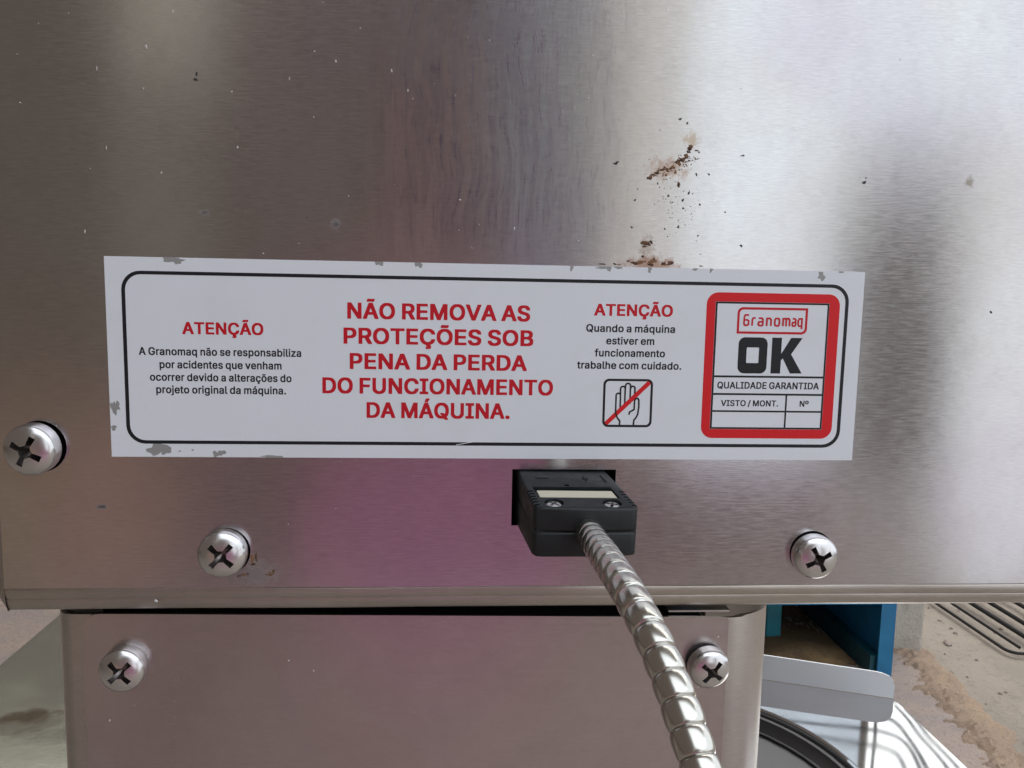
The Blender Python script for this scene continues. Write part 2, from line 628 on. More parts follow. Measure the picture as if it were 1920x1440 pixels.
def flakes(items, y, t, mat, name, parent, kind="stuff"):
    parts = []
    for (x, z, rx, rz, rough) in items:
        lp = blob(x, z, rx, rz, 10, rough, rnd)
        n = len(lp)
        vv = [(px_, 0.0 + y + 0.02, pz_) for px_, pz_ in lp] + [(x + (a_ - x) * 0.55, y - t, z + (b_ - z) * 0.55) for a_, b_ in lp] + [(x, y - t * 0.7, z)]
        ff = [(i, (i + 1) % n, n + (i + 1) % n, n + i) for i in range(n)] + [(n + i, n + (i + 1) % n, 2 * n) for i in range(n)]
        parts.append((vv, ff))
    v_, f_ = join(*parts)
    return adopt(obj(name, v_, f_, mat, smooth=True, kind=kind), parent)


crust = [(37.8, 46.8, 0.75, 0.5, 0.25), (38.8, 47.6, 0.7, 0.3, 0.4), (39.7, 48.2, 0.6, 0.35, 0.4), (40.6, 48.8, 0.7, 0.3, 0.4), (41.7, 49.4, 0.5, 0.3, 0.4),
         (45.9, 51.5, 0.9, 0.55, 0.45), (45.2, 51.3, 0.6, 0.4, 0.45), (44.4, 50.9, 0.5, 0.3, 0.45), (46.8, 52.0, 0.6, 0.35, 0.45),
         (47.8, 54.4, 0.75, 0.75, 0.35), (47.4, 53.4, 0.5, 0.4, 0.4), (49.4, 53.8, 0.5, 0.25, 0.4), (50.1, 53.4, 0.3, 0.25, 0.4), (47.7, 51.3, 0.5, 0.2, 0.4),
         (43.1, 49.2, 0.5, 0.25, 0.4), (45.3, 45.2, 0.45, 0.65, 0.25),
         (37.7, 30.6, 1.0, 0.65, 0.4), (36.6, 30.9, 0.5, 0.45, 0.4), (38.9, 31.0, 0.5, 0.5, 0.4), (37.2, 29.9, 0.6, 0.3, 0.4),
         (44.0, 25.9, 0.9, 0.7, 0.35), (42.4, 25.6, 0.9, 0.4, 0.4), (34.8, 25.7, 0.9, 0.45, 0.4), (33.2, 26.2, 0.5, 0.25, 0.4), (36.9, 27.4, 0.35, 0.5, 0.4),
         (39.8, 26.9, 0.3, 0.3, 0.4), (39.0, 25.4, 1.1, 0.35, 0.4), (29.8, 25.4, 0.6, 0.25, 0.4), (26.4, 25.3, 1.0, 0.22, 0.4), (31.0, 25.2, 0.5, 0.2, 0.4),
         (52.0, 25.3, 0.5, 0.2, 0.4), (-57.0, -55.4, 0.9, 0.35, 0.4), (-55.9, -54.4, 0.45, 0.4, 0.4), (-64.6, -55.7, 0.55, 0.3, 0.4), (-62.4, -55.2, 0.6, 0.25, 0.4),
         (-60.2, -50.8, 0.35, 1.3, 0.3), (-61.0, -52.6, 0.8, 0.35, 0.3), (32.6, -24.6, 0.9, 0.25, 0.3)]
for i in range(70):
    t = rnd.random()
    crust.append((39.5 + 9.5 * t + rnd.gauss(0, 0.9), 48.0 + 4.8 * t + rnd.gauss(0, 0.8) - 0.6, rnd.uniform(0.08, 0.3), rnd.uniform(0.06, 0.22), 0.45))
film = [(38.2, 47.2, 0.9, 0.5, 0.3), (39.6, 48.0, 1.2, 0.55, 0.35), (41.0, 48.9, 1.1, 0.6, 0.35), (42.3, 49.0, 0.9, 0.7, 0.35), (43.6, 49.6, 1.2, 0.8, 0.35), (45.0, 50.6, 1.3, 0.8, 0.35),
        (44.3, 48.4, 0.7, 0.8, 0.35), (46.9, 52.4, 1.0, 1.0, 0.35), (47.9, 54.6, 1.1, 1.0, 0.3), (42.0, 47.6, 0.8, 0.5, 0.4), (45.3, 45.6, 0.6, 0.9, 0.3), (37.7, 30.8, 1.5, 1.1, 0.35),
        (44.0, 25.9, 1.3, 0.8, 0.3), (36.5, 26.0, 2.2, 0.8, 0.4), (39.5, 26.2, 2.0, 0.9, 0.4), (-56.5, -55.0, 1.4, 0.7, 0.4), (-61.2, -51.0, 0.9, 1.8, 0.3), (-63.5, -55.4, 1.2, 0.5, 0.4)]
film = [(x_, z_, a_ * 0.72, b_ * 0.72, c_) for x_, z_, a_, b_, c_ in film]
flakes(film, 0.0, 0.03, M['ochre'], "rust_film", cabinet)
flakes(crust, 0.0, 0.10, M['rust'], "rust_crust", cabinet)
specks = [(29.3, 50.2, 0.75, 0.4, 0.5), (61.3, 52.9, 0.55, 0.25, 0.5), (62.1, 30.6, 0.4, 0.4, 0.3), (49.7, 48.0, 0.3, 0.4, 0.4), (52.9, 48.1, 0.4, 0.25, 0.4),
          (42.8, 42.6, 0.4, 0.3, 0.4), (46.5, 41.6, 0.45, 0.4, 0.4), (48.0, 43.4, 0.3, 0.5, 0.4), (50.9, 40.6, 0.3, 0.35, 0.4), (46.7, 39.6, 0.4, 0.25, 0.4), (34.4, 41.3, 0.3, 0.35, 0.4),
          (45.0, 61.3, 0.5, 0.3, 0.5), (46.8, 60.3, 0.25, 0.4, 0.4), (33.8, 34.6, 0.3, 0.3, 0.4), (45.7, 34.9, 0.5, 0.3, 0.5), (42.3, 34.3, 0.3, 0.15, 0.4), (50.8, 32.9, 0.25, 0.25, 0.3),
          (43.0, 32.5, 0.2, 0.15, 0.3), (40.0, 45.5, 0.25, 0.3, 0.4), (43.9, 41.0, 0.25, 0.2, 0.3), (43.5, 40.8, 0.2, 0.15, 0.3), (57.5, 38.9, 0.25, 0.25, 0.3), (51.6, 28.3, 0.2, 0.15, 0.3),
          (129.7, 15.0, 0.4, 0.4, 0.3), (93.1, 47.2, 0.8, 0.4, 0.4), (93.5, 48.3, 0.3, 0.2, 0.4), (-72.3, 66.6, 0.75, 0.3, 0.5), (-72.0, 67.9, 0.25, 0.7, 0.4), (-46.5, 35.0, 0.2, 0.15, 0.2), (-66.2, -45.2, 0.3, 0.25, 0.3)]
for i in range(60):
    specks.append((rnd.gauss(44.5, 4.0), rnd.gauss(43.0, 6.0), rnd.uniform(0.08, 0.24), rnd.uniform(0.06, 0.18), 0.4))
flakes(specks, 0.0, 0.06, M['speck'], "dark_specks", cabinet)
lint = []
for (x, z) in [(-101.5, 80), (-95, 69), (-83, 74), (-63, 64), (-49.5, 68), (-27, 70), (-23, 66), (-62, 51), (-81, 44), (-100, 30), (-58, 27), (-10, 40), (-4, 35), (5, 33), (-78, 82), (-112, 60), (-93, 50), (-120, 33), (-40, 72), (60, 70), (100, 78), (-3, 78)]:
    lint.append((x + rnd.uniform(-1, 1), z + rnd.uniform(-1, 1), rnd.uniform(0.1, 0.28), rnd.uniform(0.1, 0.5), 0.4))
for i in range(26):
    lint.append((rnd.uniform(-118, 60), rnd.uniform(27, 88), rnd.uniform(0.06, 0.16), rnd.uniform(0.06, 0.2), 0.3))
lint += [(-85.5, -62.2, 0.45, 0.4, 0.2), (-52, -42, 0.12, 0.12, 0.2), (-40, -38, 0.12, 0.12, 0.2), (-108, -17, 0.15, 0.12, 0.2), (30, -57.5, 0.4, 0.15, 0.3)]
flakes(lint, 0.0, 0.05, M['lint'], "pale_lint", cabinet)

# ------------------------------------------------------------------ warning label
GLYPHS = """.188:48,-9 33,6 27,22 27,60 33,76 46,89 72,101 118,101 144,91 153,82 161,70 163,58 163,22 157,4 146,-7 120,-19 70,-19
/249:-6,-88 -7,-60 -3,-42 156,544 162,547 252,547 257,542 257,518 95,-84 92,-88 86,-91 0,-91
A480:-4,-12 -5,14 1,34 177,518 186,523 292,523 298,520 483,20 485,12 484,-12 478,-15 380,-15 374,-12 322,127 158,127 151,116 106,-12 100,-15 2,-15;188,214 292,214 253,322 241,366 238,368
B456:38,-12 38,520 44,523 280,523 330,513 362,497 389,472 401,458 413,432 419,406 419,342 415,320 407,304 394,287 370,266 395,250 414,231 431,202 437,184 439,170 439,104 431,72 421,52 411,38 384,15 342,-5 316,-11 262,-15 44,-15;148,72 252,71 296,83 308,92 320,105 333,132 331,148 323,168 313,182 297,198 274,211 260,215 242,217 148,216;148,300 232,299 260,305 282,317 303,340 313,368 309,390 301,406 278,427 264,433 242,437 148,436
C510:102,31 80,53 63,76 45,108 27,160 19,206 19,302 25,338 33,370 45,400 67,438 81,456 100,475 132,499 176,519 220,529 310,529 324,527 374,513 414,491 447,462 469,432 483,404 493,374 495,362 494,336 488,333 390,333 386,336 379,362 367,384 351,402 332,419 310,431 282,439 266,441 242,437 220,429 189,408 170,389 153,364 141,338 129,292 125,254 127,230 137,180 145,160 159,134 175,114 206,87 222,79 266,67 308,77 328,87 346,101 369,128 381,152 386,170 390,173 490,173 495,168 495,146 491,128 481,98 461,64 436,35 400,9 372,-5 348,-13 302,-21 236,-21 192,-15 162,-5 130,11
D502:38,-12 38,520 44,523 258,523 282,521 342,507 374,491 401,472 438,433 459,396 477,344 483,302 483,208 477,168 465,128 440,81 420,56 399,36 374,19 342,3 308,-7 272,-13 240,-13 234,-15 44,-15;148,72 224,71 278,83 294,91 314,105 332,122 346,139 367,184 377,240 377,270 365,330 353,358 333,386 307,410 280,425 256,433 228,437 148,436
E419:38,-12 38,520 44,523 386,523 392,520 393,442 388,437 148,436 148,300 372,299 377,294 377,220 370,215 148,214 147,74 150,71 392,71 397,66 396,-12 390,-15 44,-15
F410:38,-12 38,520 44,523 384,523 390,520 391,442 386,437 148,436 148,292 362,291 367,286 367,212 360,207 148,206 146,-12 140,-15 44,-15
G520:100,33 83,50 62,77 43,112 25,164 19,206 19,302 25,342 45,402 63,434 77,452 104,479 128,497 174,519 218,529 310,529 324,527 368,515 416,489 453,454 479,416 489,392 495,366 494,338 488,335 390,335 386,338 371,372 360,389 342,409 330,419 312,429 282,439 264,441 242,437 212,425 191,410 168,387 153,364 141,338 129,292 125,254 127,230 137,180 145,160 157,138 175,114 205,88 222,79 270,67 312,77 348,101 373,132 383,154 391,182 388,185 268,185 262,188 262,266 268,269 494,269 499,264 499,160 493,126 485,102 461,60 447,44 423,22 388,1 344,-15 298,-21 238,-21 186,-13 162,-5 126,13
I300:10,-12 10,68 16,71 92,71 95,74 95,434 92,437 16,437 10,440 10,520 16,523 286,523 291,518 290,440 284,437 208,437 205,434 205,74 208,71 284,71 290,68 290,-12 284,-15 16,-15
L393:38,-12 37,518 44,523 140,523 147,518 148,72 378,71 383,66 383,-10 376,-15 44,-15
M628:38,-12 38,520 44,523 168,523 174,520 303,192 314,156 317,158 331,204 454,520 460,523 582,523 588,520 588,-12 582,-15 488,-15 482,-12 480,282 364,-12 358,-15 270,-15 264,-12 144,287 142,-12 136,-15 44,-15
N523:38,-12 38,520 44,523 152,523 158,520 376,179 377,518 384,523 478,523 484,520 484,-12 478,-15 372,-15 364,-11 148,330 147,-10 140,-15 44,-15
O533:102,31 85,48 64,75 45,108 27,160 19,206 19,302 25,338 35,376 45,400 63,432 77,450 108,481 132,499 176,519 220,529 314,529 358,519 402,499 426,481 457,450 471,432 485,408 499,376 509,338 515,282 515,226 509,170 499,132 489,108 471,76 449,48 432,31 404,11 372,-5 342,-15 320,-19 236,-21 192,-15 162,-5 130,11;175,114 206,87 246,71 268,67 306,77 326,87 347,102 366,123 387,156 397,180 407,230 407,278 397,328 385,356 361,392 343,410 308,431 266,441 242,437 208,423 190,409 173,392 159,374 145,348 135,320 129,292 125,254 127,230 131,204 143,164 159,134
P445:38,-12 38,520 44,523 264,523 298,519 326,513 362,495 376,485 401,460 417,432 427,400 431,368 429,308 421,272 411,250 394,227 381,214 358,197 330,183 284,173 148,170 146,-12 140,-15 44,-15;148,256 212,255 248,259 274,267 296,284 307,296 317,318 321,334 321,360 309,394 294,413 276,427 238,437 148,436
Q533:102,31 85,48 64,75 45,108 27,160 19,206 19,302 25,338 35,376 45,400 63,432 77,450 108,481 132,499 176,519 220,529 314,529 358,519 402,499 426,481 457,450 471,432 485,408 499,376 509,338 515,282 515,226 509,168 499,132 485,100 470,75 437,36 489,-34 488,-60 482,-63 384,-63 378,-59 344,-14 298,-21 214,-19 192,-15 162,-5 130,11;175,114 206,87 246,71 268,67 278,69 280,72 223,146 224,170 230,173 330,173 339,166 368,128 387,156 397,180 407,230 407,278 397,328 385,356 361,392 343,410 308,431 266,441 242,437 208,423 190,409 173,392 159,374 145,348 135,320 129,292 125,254 127,230 131,204 143,164 159,134
R449:38,-12 38,520 44,523 264,523 314,517 348,505 366,495 382,483 400,465 421,428 427,410 431,382 431,320 427,294 421,276 403,244 387,226 348,200 449,14 448,-12 442,-15 338,-15 332,-13 226,182 150,183 147,180 146,-12 140,-15 44,-15;148,270 232,269 266,275 290,287 313,312 319,328 323,352 315,388 303,406 282,425 252,435 240,437 148,436
S447:66,21 41,48 23,84 17,114 17,146 22,151 122,151 126,148 131,122 137,110 156,89 182,73 214,65 236,65 256,69 286,83 301,96 315,114 323,140 312,165 286,187 240,205 134,235 106,247 77,266 61,280 37,314 31,338 31,406 37,430 45,448 59,468 86,493 126,515 160,525 188,529 266,529 310,521 352,503 375,486 397,464 409,446 421,410 423,396 422,366 416,363 320,363 316,366 313,382 303,402 288,419 264,435 230,443 216,443 192,437 165,422 145,398 139,384 139,370 146,353 172,329 220,309 292,291 328,279 374,255 401,232 415,214 423,198 429,172 429,104 423,80 409,52 395,34 366,9 320,-13 268,-23 182,-23 154,-19 108,-5 88,5
T449:172,-12 171,434 168,437 14,437 9,442 10,520 16,523 434,523 439,518 438,440 432,437 280,436 279,-10 272,-15 178,-15
U517:94,29 76,47 61,70 43,112 39,138 37,164 38,520 44,523 138,523 144,520 145,192 149,156 163,124 185,96 206,81 220,75 240,69 264,67 298,75 326,91 345,110 355,124 363,140 369,162 371,174 372,520 378,523 472,523 478,520 479,138 467,92 453,64 442,49 417,24 386,3 354,-11 308,-21 210,-21 186,-17 148,-5 124,7
V480:182,-12 -5,492 -4,520 2,523 100,523 106,520 225,190 240,140 243,142 253,170 257,190 371,518 380,523 478,523 484,520 485,498 479,478 300,-12 294,-15 188,-15
a389:44,11 34,21 17,46 9,76 9,136 17,166 27,182 44,199 74,215 104,225 138,231 234,243 248,250 253,260 249,278 237,296 224,307 202,315 178,313 156,303 137,286 127,274 122,262 118,259 84,259 28,275 20,280 19,302 29,326 40,341 58,359 80,375 120,391 148,397 242,397 290,383 317,366 337,346 351,318 359,280 358,-12 352,-15 262,-15 256,-12 254,-4 252,-3 230,-15 206,-21 192,-23 126,-23 96,-17 74,-9 58,-1;125,82 144,67 164,61 176,61 204,69 228,87 239,100 249,120 253,136 252,162 196,155 146,143 132,133 122,123 117,114 115,100
b424:32,-12 31,518 38,523 128,523 135,518 136,378 166,393 188,397 272,397 308,387 336,373 367,344 380,327 401,284 409,248 411,234 411,144 409,130 401,94 393,72 370,35 341,8 308,-11 272,-21 190,-21 154,-11 134,2 132,-12 126,-15 38,-15;163,96 185,76 204,65 226,63 242,67 274,93 287,112 299,142 305,176 305,202 295,248 279,278 256,301 230,313 220,315 210,313 198,309 182,299 157,272 141,234 135,202 137,164 147,126
c396:74,19 46,51 31,78 23,96 13,150 13,224 17,254 31,298 54,335 80,361 106,379 142,393 162,397 254,397 292,387 320,373 339,360 360,337 377,310 383,292 383,268 381,264 326,249 286,249 279,254 273,270 263,284 240,305 208,315 184,309 169,300 151,282 131,250 121,214 119,174 129,130 144,103 156,88 169,76 184,67 198,63 208,62 232,67 257,84 273,104 282,128 286,131 322,131 384,114 385,90 381,76 356,33 326,7 300,-7 274,-17 236,-23 162,-21 142,-17 96,3
d424:74,15 58,31 43,52 29,80 17,118 13,144 13,234 15,248 27,292 43,324 57,344 91,374 116,387 142,395 154,397 238,397 258,393 288,378 290,520 296,523 386,523 392,520 392,-12 386,-15 298,-15 292,-12 291,-2 288,1 260,-15 234,-21 152,-21 116,-11 96,-1;156,88 176,71 198,63 220,65 236,73 261,96 269,108 279,130 287,158 289,174 287,218 279,250 269,270 255,288 240,301 226,309 206,315 178,307 164,297 149,282 129,248 123,228 119,202 119,176 123,150 137,112
e404:74,19 46,51 31,78 23,96 13,144 13,230 15,244 25,284 45,324 74,357 92,371 118,385 160,397 250,397 288,387 322,369 356,337 369,318 379,296 391,250 393,228 392,158 386,155 124,155 121,152 131,118 150,92 172,73 210,61 244,69 257,78 270,91 284,116 288,119 326,119 378,107 386,102 387,80 383,66 367,38 335,8 300,-11 268,-19 228,-23 166,-21 144,-17 120,-9 96,3;124,236 282,236 277,256 261,282 240,303 224,311 206,315 180,309 160,295 135,266 125,246
f254:60,-12 59,310 56,313 -10,313 -16,316 -16,390 -10,393 58,394 59,456 63,478 77,502 104,527 120,535 152,543 230,543 256,537 265,530 265,508 250,459 242,455 190,457 181,452 173,444 163,416 163,396 166,393 242,393 248,390 249,318 242,313 166,313 163,310 162,-12 156,-15 66,-15
g425:58,-121 42,-103 29,-82 29,-60 38,-51 74,-31 84,-27 118,-27 124,-31 145,-56 158,-67 184,-79 208,-83 246,-73 260,-63 273,-50 283,-34 289,-16 289,6 286,9 260,-3 232,-9 158,-9 134,-5 90,15 71,28 56,43 35,74 23,100 13,148 13,236 23,282 41,322 53,338 92,375 112,385 154,397 242,397 264,391 290,376 292,390 298,393 386,393 392,390 393,-46 387,-74 373,-102 345,-130 308,-151 272,-161 244,-165 172,-165 132,-159 106,-151 82,-139;147,106 159,94 182,79 198,75 212,75 232,81 250,93 263,106 279,134 289,174 289,210 283,238 262,281 246,297 232,307 206,315 182,309 166,299 148,281 135,262 121,218 119,178 125,148 137,120
h410:32,-12 31,518 38,523 128,523 135,518 136,378 162,391 188,397 266,397 278,395 302,389 331,372 352,351 365,330 375,300 379,272 379,-10 372,-15 280,-15 274,-12 273,244 265,272 253,290 236,305 224,311 206,313 174,301 157,284 145,266 137,240 135,228 134,-12 128,-15 38,-15
i167:32,-12 31,388 38,393 130,393 135,388 135,-10 128,-15 38,-15;36,439 21,456 19,466 19,500 23,514 39,530 56,537 110,537 130,529 142,517 147,506 147,462 141,448 131,438 108,429 60,429 50,431
j167:-32,-154 -32,-76 -26,-73 -4,-73 13,-66 25,-52 31,-28 31,388 38,393 130,393 135,388 135,-64 133,-78 125,-102 111,-122 98,-135 72,-149 36,-157 -26,-157;36,439 21,456 19,466 19,502 23,514 33,526 56,537 110,537 130,529 142,517 147,504 147,462 141,448 131,438 108,429 60,429 50,431
l189:52,8 35,36 31,56 31,518 38,523 128,523 135,518 135,102 139,78 146,69 152,67 186,67 192,64 203,16 203,-6 194,-13 172,-17 100,-15 68,-5
m610:32,-12 32,390 38,393 126,393 132,390 134,380 136,379 160,393 180,399 258,399 274,395 294,385 322,361 342,379 366,391 386,397 400,399 476,399 500,393 522,383 536,373 553,356 571,324 579,284 578,-12 572,-15 480,-15 474,-12 473,258 469,276 461,290 446,305 434,311 416,315 394,307 374,289 363,270 357,244 356,-12 350,-15 258,-15 252,-12 251,264 241,288 224,305 210,313 200,315 190,313 174,305 155,288 143,268 135,238 134,-12 128,-15 38,-15
n410:32,-12 32,390 38,393 126,393 132,390 133,380 136,377 162,391 188,397 266,397 302,389 331,372 352,351 365,330 375,300 379,272 378,-12 372,-15 280,-15 274,-12 273,244 265,272 253,290 236,305 224,311 206,313 174,301 157,284 145,266 137,240 135,228 134,-12 128,-15 38,-15
o415:74,19 46,51 31,78 23,96 13,150 13,224 17,252 25,284 48,327 80,361 96,373 118,385 162,397 252,397 292,387 327,368 357,340 379,308 393,276 403,224 403,150 399,124 391,94 370,53 357,36 338,17 320,3 274,-17 252,-21 162,-21 142,-17 96,3;156,88 176,71 198,63 216,63 236,69 260,88 267,96 279,114 291,146 297,190 293,218 285,248 265,282 243,302 226,311 206,315 184,309 169,300 151,282 139,266 125,232 119,200 121,162 129,130 139,110
p424:32,-154 32,390 38,393 126,393 132,390 134,376 166,393 188,397 272,397 308,387 336,373 367,344 381,326 401,284 409,248 411,234 411,144 401,94 393,72 383,54 369,34 340,7 308,-11 274,-21 190,-21 164,-15 136,0 134,-154 128,-157 38,-157;163,96 185,76 204,65 226,63 242,67 274,93 287,112 299,142 305,176 305,202 295,248 279,278 256,301 230,313 220,315 210,313 198,309 182,299 157,272 141,234 135,202 137,164 147,126
q424:74,15 58,31 43,52 29,80 17,118 13,144 13,234 17,260 31,302 57,344 92,375 116,387 154,397 238,397 258,393 290,376 292,390 298,393 386,393 392,390 392,-154 386,-157 296,-157 290,-154 288,0 260,-15 234,-21 152,-21 116,-11 96,-1;156,88 176,71 198,63 220,65 236,73 261,96 269,108 279,130 287,158 289,174 287,218 279,250 269,270 255,288 240,301 226,309 206,315 178,307 164,297 149,282 129,248 123,228 119,202 119,176 123,150 137,112
r259:32,-12 32,390 38,393 126,393 132,390 134,382 152,391 182,399 244,399 264,394 264,312 258,309 208,311 180,303 168,295 154,281 139,252 135,234 134,-12 128,-15 38,-15
s365:52,13 34,33 21,54 15,76 15,104 20,109 74,121 112,121 116,118 127,90 144,73 154,67 176,61 198,63 222,73 236,87 245,104 237,118 220,133 100,165 72,179 50,196 31,224 25,246 25,298 29,318 41,342 74,373 112,391 140,397 232,397 256,393 276,385 300,371 320,353 339,322 345,304 344,278 288,263 250,263 246,266 239,282 221,304 206,313 182,317 162,311 150,303 135,286 133,272 146,255 162,245 282,213 300,205 331,180 349,150 353,134 353,80 345,52 335,36 313,12 282,-7 260,-15 228,-21 166,-23 112,-17 92,-11
t227:70,9 57,24 49,40 43,72 43,310 40,313 -10,313 -16,316 -17,388 -10,393 42,394 44,482 50,485 140,485 147,480 148,394 218,393 225,388 224,316 218,313 150,313 147,310 147,112 149,90 158,73 166,67 174,65 218,67 224,64 235,16 235,-8 226,-15 196,-19 126,-17 98,-9
u410:78,9 56,31 45,50 39,64 31,106 32,390 38,393 128,393 134,390 135,158 139,124 149,100 170,77 184,69 200,66 222,71 240,83 255,98 271,132 273,144 274,390 280,393 372,393 378,390 378,-12 372,-15 282,-15 276,-12 274,2 240,-15 218,-19 148,-19 112,-11
v389:142,-12 -3,360 -5,368 -4,390 2,393 100,393 106,390 194,148 197,150 282,389 290,393 386,393 392,390 393,368 389,354 248,-12 242,-15 148,-15
z380:20,-12 19,54 21,60 204,295 212,308 30,309 25,314 26,390 32,393 348,393 354,390 355,318 174,83 166,70 356,69 361,64 360,-12 354,-15 26,-15
º335:42,250 21,278 13,294 7,316 5,332 5,406 11,436 21,460 36,481 52,497 82,517 110,527 132,531 202,531 232,525 260,513 279,500 297,482 317,452 327,420 331,398 331,338 321,294 303,262 282,239 268,229 226,211 204,207 132,207 94,215 70,227;129,308 141,296 152,289 166,285 182,289 200,302 210,313 225,346 227,356 227,380 219,408 209,426 200,435 192,443 176,451 158,451 140,441 123,422 111,394 107,374 109,352 115,332
Á480:-4,-12 -5,14 1,34 177,518 186,523 292,523 298,520 483,20 485,12 484,-12 478,-15 380,-15 374,-12 322,127 158,127 151,116 106,-12 100,-15 2,-15;188,214 292,214 253,322 241,366 238,368;192,546 191,572 238,670 244,673 344,673 350,670 351,646 285,546 278,543 198,543
Ã480:-4,-12 -5,14 1,34 177,518 186,523 292,523 298,520 483,20 485,12 484,-12 478,-15 380,-15 374,-12 322,127 158,127 151,116 106,-12 100,-15 2,-15;188,214 292,214 253,322 241,366 238,368;120,566 119,600 127,630 132,639 142,649 158,659 168,661 226,661 246,655 270,642 273,644 276,656 282,659 354,659 360,656 361,630 353,594 345,582 324,565 300,561 262,561 230,569 210,580 207,578 204,566 198,563 126,563
Ç510:206,-158 206,-100 212,-97 256,-97 272,-93 276,-90 276,-86 268,-81 226,-81 220,-78 219,-42 222,-20 192,-15 162,-5 130,11 102,31 81,52 63,76 49,100 35,132 25,168 19,206 19,302 25,338 35,376 45,400 63,432 81,456 100,475 132,499 176,519 220,529 310,529 324,527 374,513 398,501 423,484 447,462 469,432 483,404 495,362 494,336 488,333 390,333 386,336 379,362 366,385 342,411 326,423 292,437 270,441 242,437 220,429 189,408 170,389 153,364 135,320 129,292 125,254 131,204 145,160 160,133 189,100 206,87 222,79 266,67 308,77 328,87 346,101 369,128 381,152 386,170 390,173 490,173 495,168 495,146 477,90 450,49 436,35 410,15 372,-5 320,-20 353,-34 361,-42 367,-54 369,-62 369,-112 367,-122 359,-136 350,-145 334,-153 312,-159 212,-161
Õ533:102,31 85,48 64,75 45,108 27,160 19,206 19,302 25,338 35,376 45,400 63,432 77,450 108,481 132,499 176,519 220,529 314,529 358,519 402,499 426,481 457,450 471,432 485,408 499,376 509,338 515,282 515,226 509,170 499,132 489,108 471,76 449,48 432,31 404,11 372,-5 342,-15 320,-19 236,-21 192,-15 162,-5 130,11;175,114 206,87 246,71 268,67 306,77 326,87 347,102 366,123 387,156 397,180 407,230 407,278 397,328 385,356 361,392 343,410 308,431 266,441 242,437 208,423 190,409 173,392 159,374 145,348 135,320 129,292 125,254 127,230 131,204 143,164 159,134;148,566 147,606 153,628 159,638 180,657 196,661 254,661 298,642 302,656 308,659 380,659 386,656 387,618 385,606 372,581 352,565 328,561 290,561 258,569 238,580 233,574 232,566 226,563 154,563
á389:44,11 34,21 17,46 9,76 9,136 17,166 27,182 44,199 74,215 104,225 138,231 234,243 248,250 253,260 249,278 237,296 224,307 202,315 178,313 156,303 137,286 127,274 122,262 118,259 84,259 28,275 20,280 19,302 29,326 40,341 58,359 80,375 120,391 148,397 242,397 290,383 317,366 337,346 351,318 359,280 358,-12 352,-15 262,-15 256,-12 254,-4 252,-3 230,-15 206,-21 192,-23 126,-23 96,-17 74,-9 58,-1;125,82 144,67 164,61 176,61 204,69 228,87 239,100 249,120 253,136 252,162 196,155 146,143 132,133 122,123 117,114 115,100;142,418 141,444 188,540 194,543 292,543 298,540 299,514 234,418 228,415 148,415
ã389:44,11 34,21 17,46 9,76 9,136 17,166 27,182 44,199 74,215 104,225 138,231 234,243 248,250 253,260 249,278 237,296 224,307 202,315 178,313 156,303 137,286 127,274 122,262 118,259 84,259 28,275 20,280 19,302 29,326 40,341 58,359 80,375 120,391 148,397 242,397 290,383 317,366 337,346 351,318 359,280 358,-12 352,-15 262,-15 256,-12 254,-4 252,-3 230,-15 206,-21 192,-23 126,-23 96,-17 74,-9 58,-1;125,82 144,67 164,61 176,61 204,69 228,87 239,100 249,120 253,136 252,162 196,155 146,143 132,133 122,123 117,114 115,100;70,436 69,476 73,492 85,514 106,529 114,531 178,531 218,513 223,518 226,528 232,531 302,531 308,528 309,488 307,476 295,454 282,441 266,433 250,431 212,431 192,435 160,450 155,444 154,436 148,433 76,433
ç396:148,-154 148,-96 154,-93 206,-93 216,-88 217,-82 208,-77 168,-77 162,-74 162,-22 130,-13 96,3 74,19 45,52 23,96 13,150 13,224 17,252 25,284 43,320 55,336 80,361 96,373 118,385 162,397 254,397 292,387 320,373 339,360 351,348 371,322 381,300 383,292 383,266 376,261 326,249 288,249 280,253 273,270 263,284 248,299 236,307 206,315 176,305 168,299 143,272 131,250 125,232 119,200 119,174 129,130 139,110 156,88 176,71 200,63 216,63 232,67 257,84 273,104 282,128 288,131 322,131 380,117 385,112 385,90 377,66 350,27 316,1 269,-18 296,-33 305,-44 309,-54 311,-64 311,-108 307,-122 299,-134 290,-143 278,-149 244,-157 154,-157
õ415:74,19 46,51 31,78 23,96 13,150 13,224 17,252 25,284 48,327 80,361 96,373 118,385 162,397 252,397 292,387 327,368 357,340 379,308 393,276 403,224 403,150 399,124 391,94 370,53 357,36 338,17 320,3 274,-17 252,-21 162,-21 142,-17 96,3;156,88 176,71 198,63 216,63 236,69 260,88 267,96 279,114 291,146 297,190 293,218 285,248 265,282 243,302 226,311 206,315 184,309 169,300 151,282 139,266 125,232 119,200 121,162 129,130 139,110;88,436 87,470 91,492 107,518 124,529 132,531 196,531 236,513 241,518 244,528 250,531 320,531 326,528 327,488 325,476 307,446 284,433 268,431 230,431 210,435 178,450 173,444 172,436 166,433 94,433"""
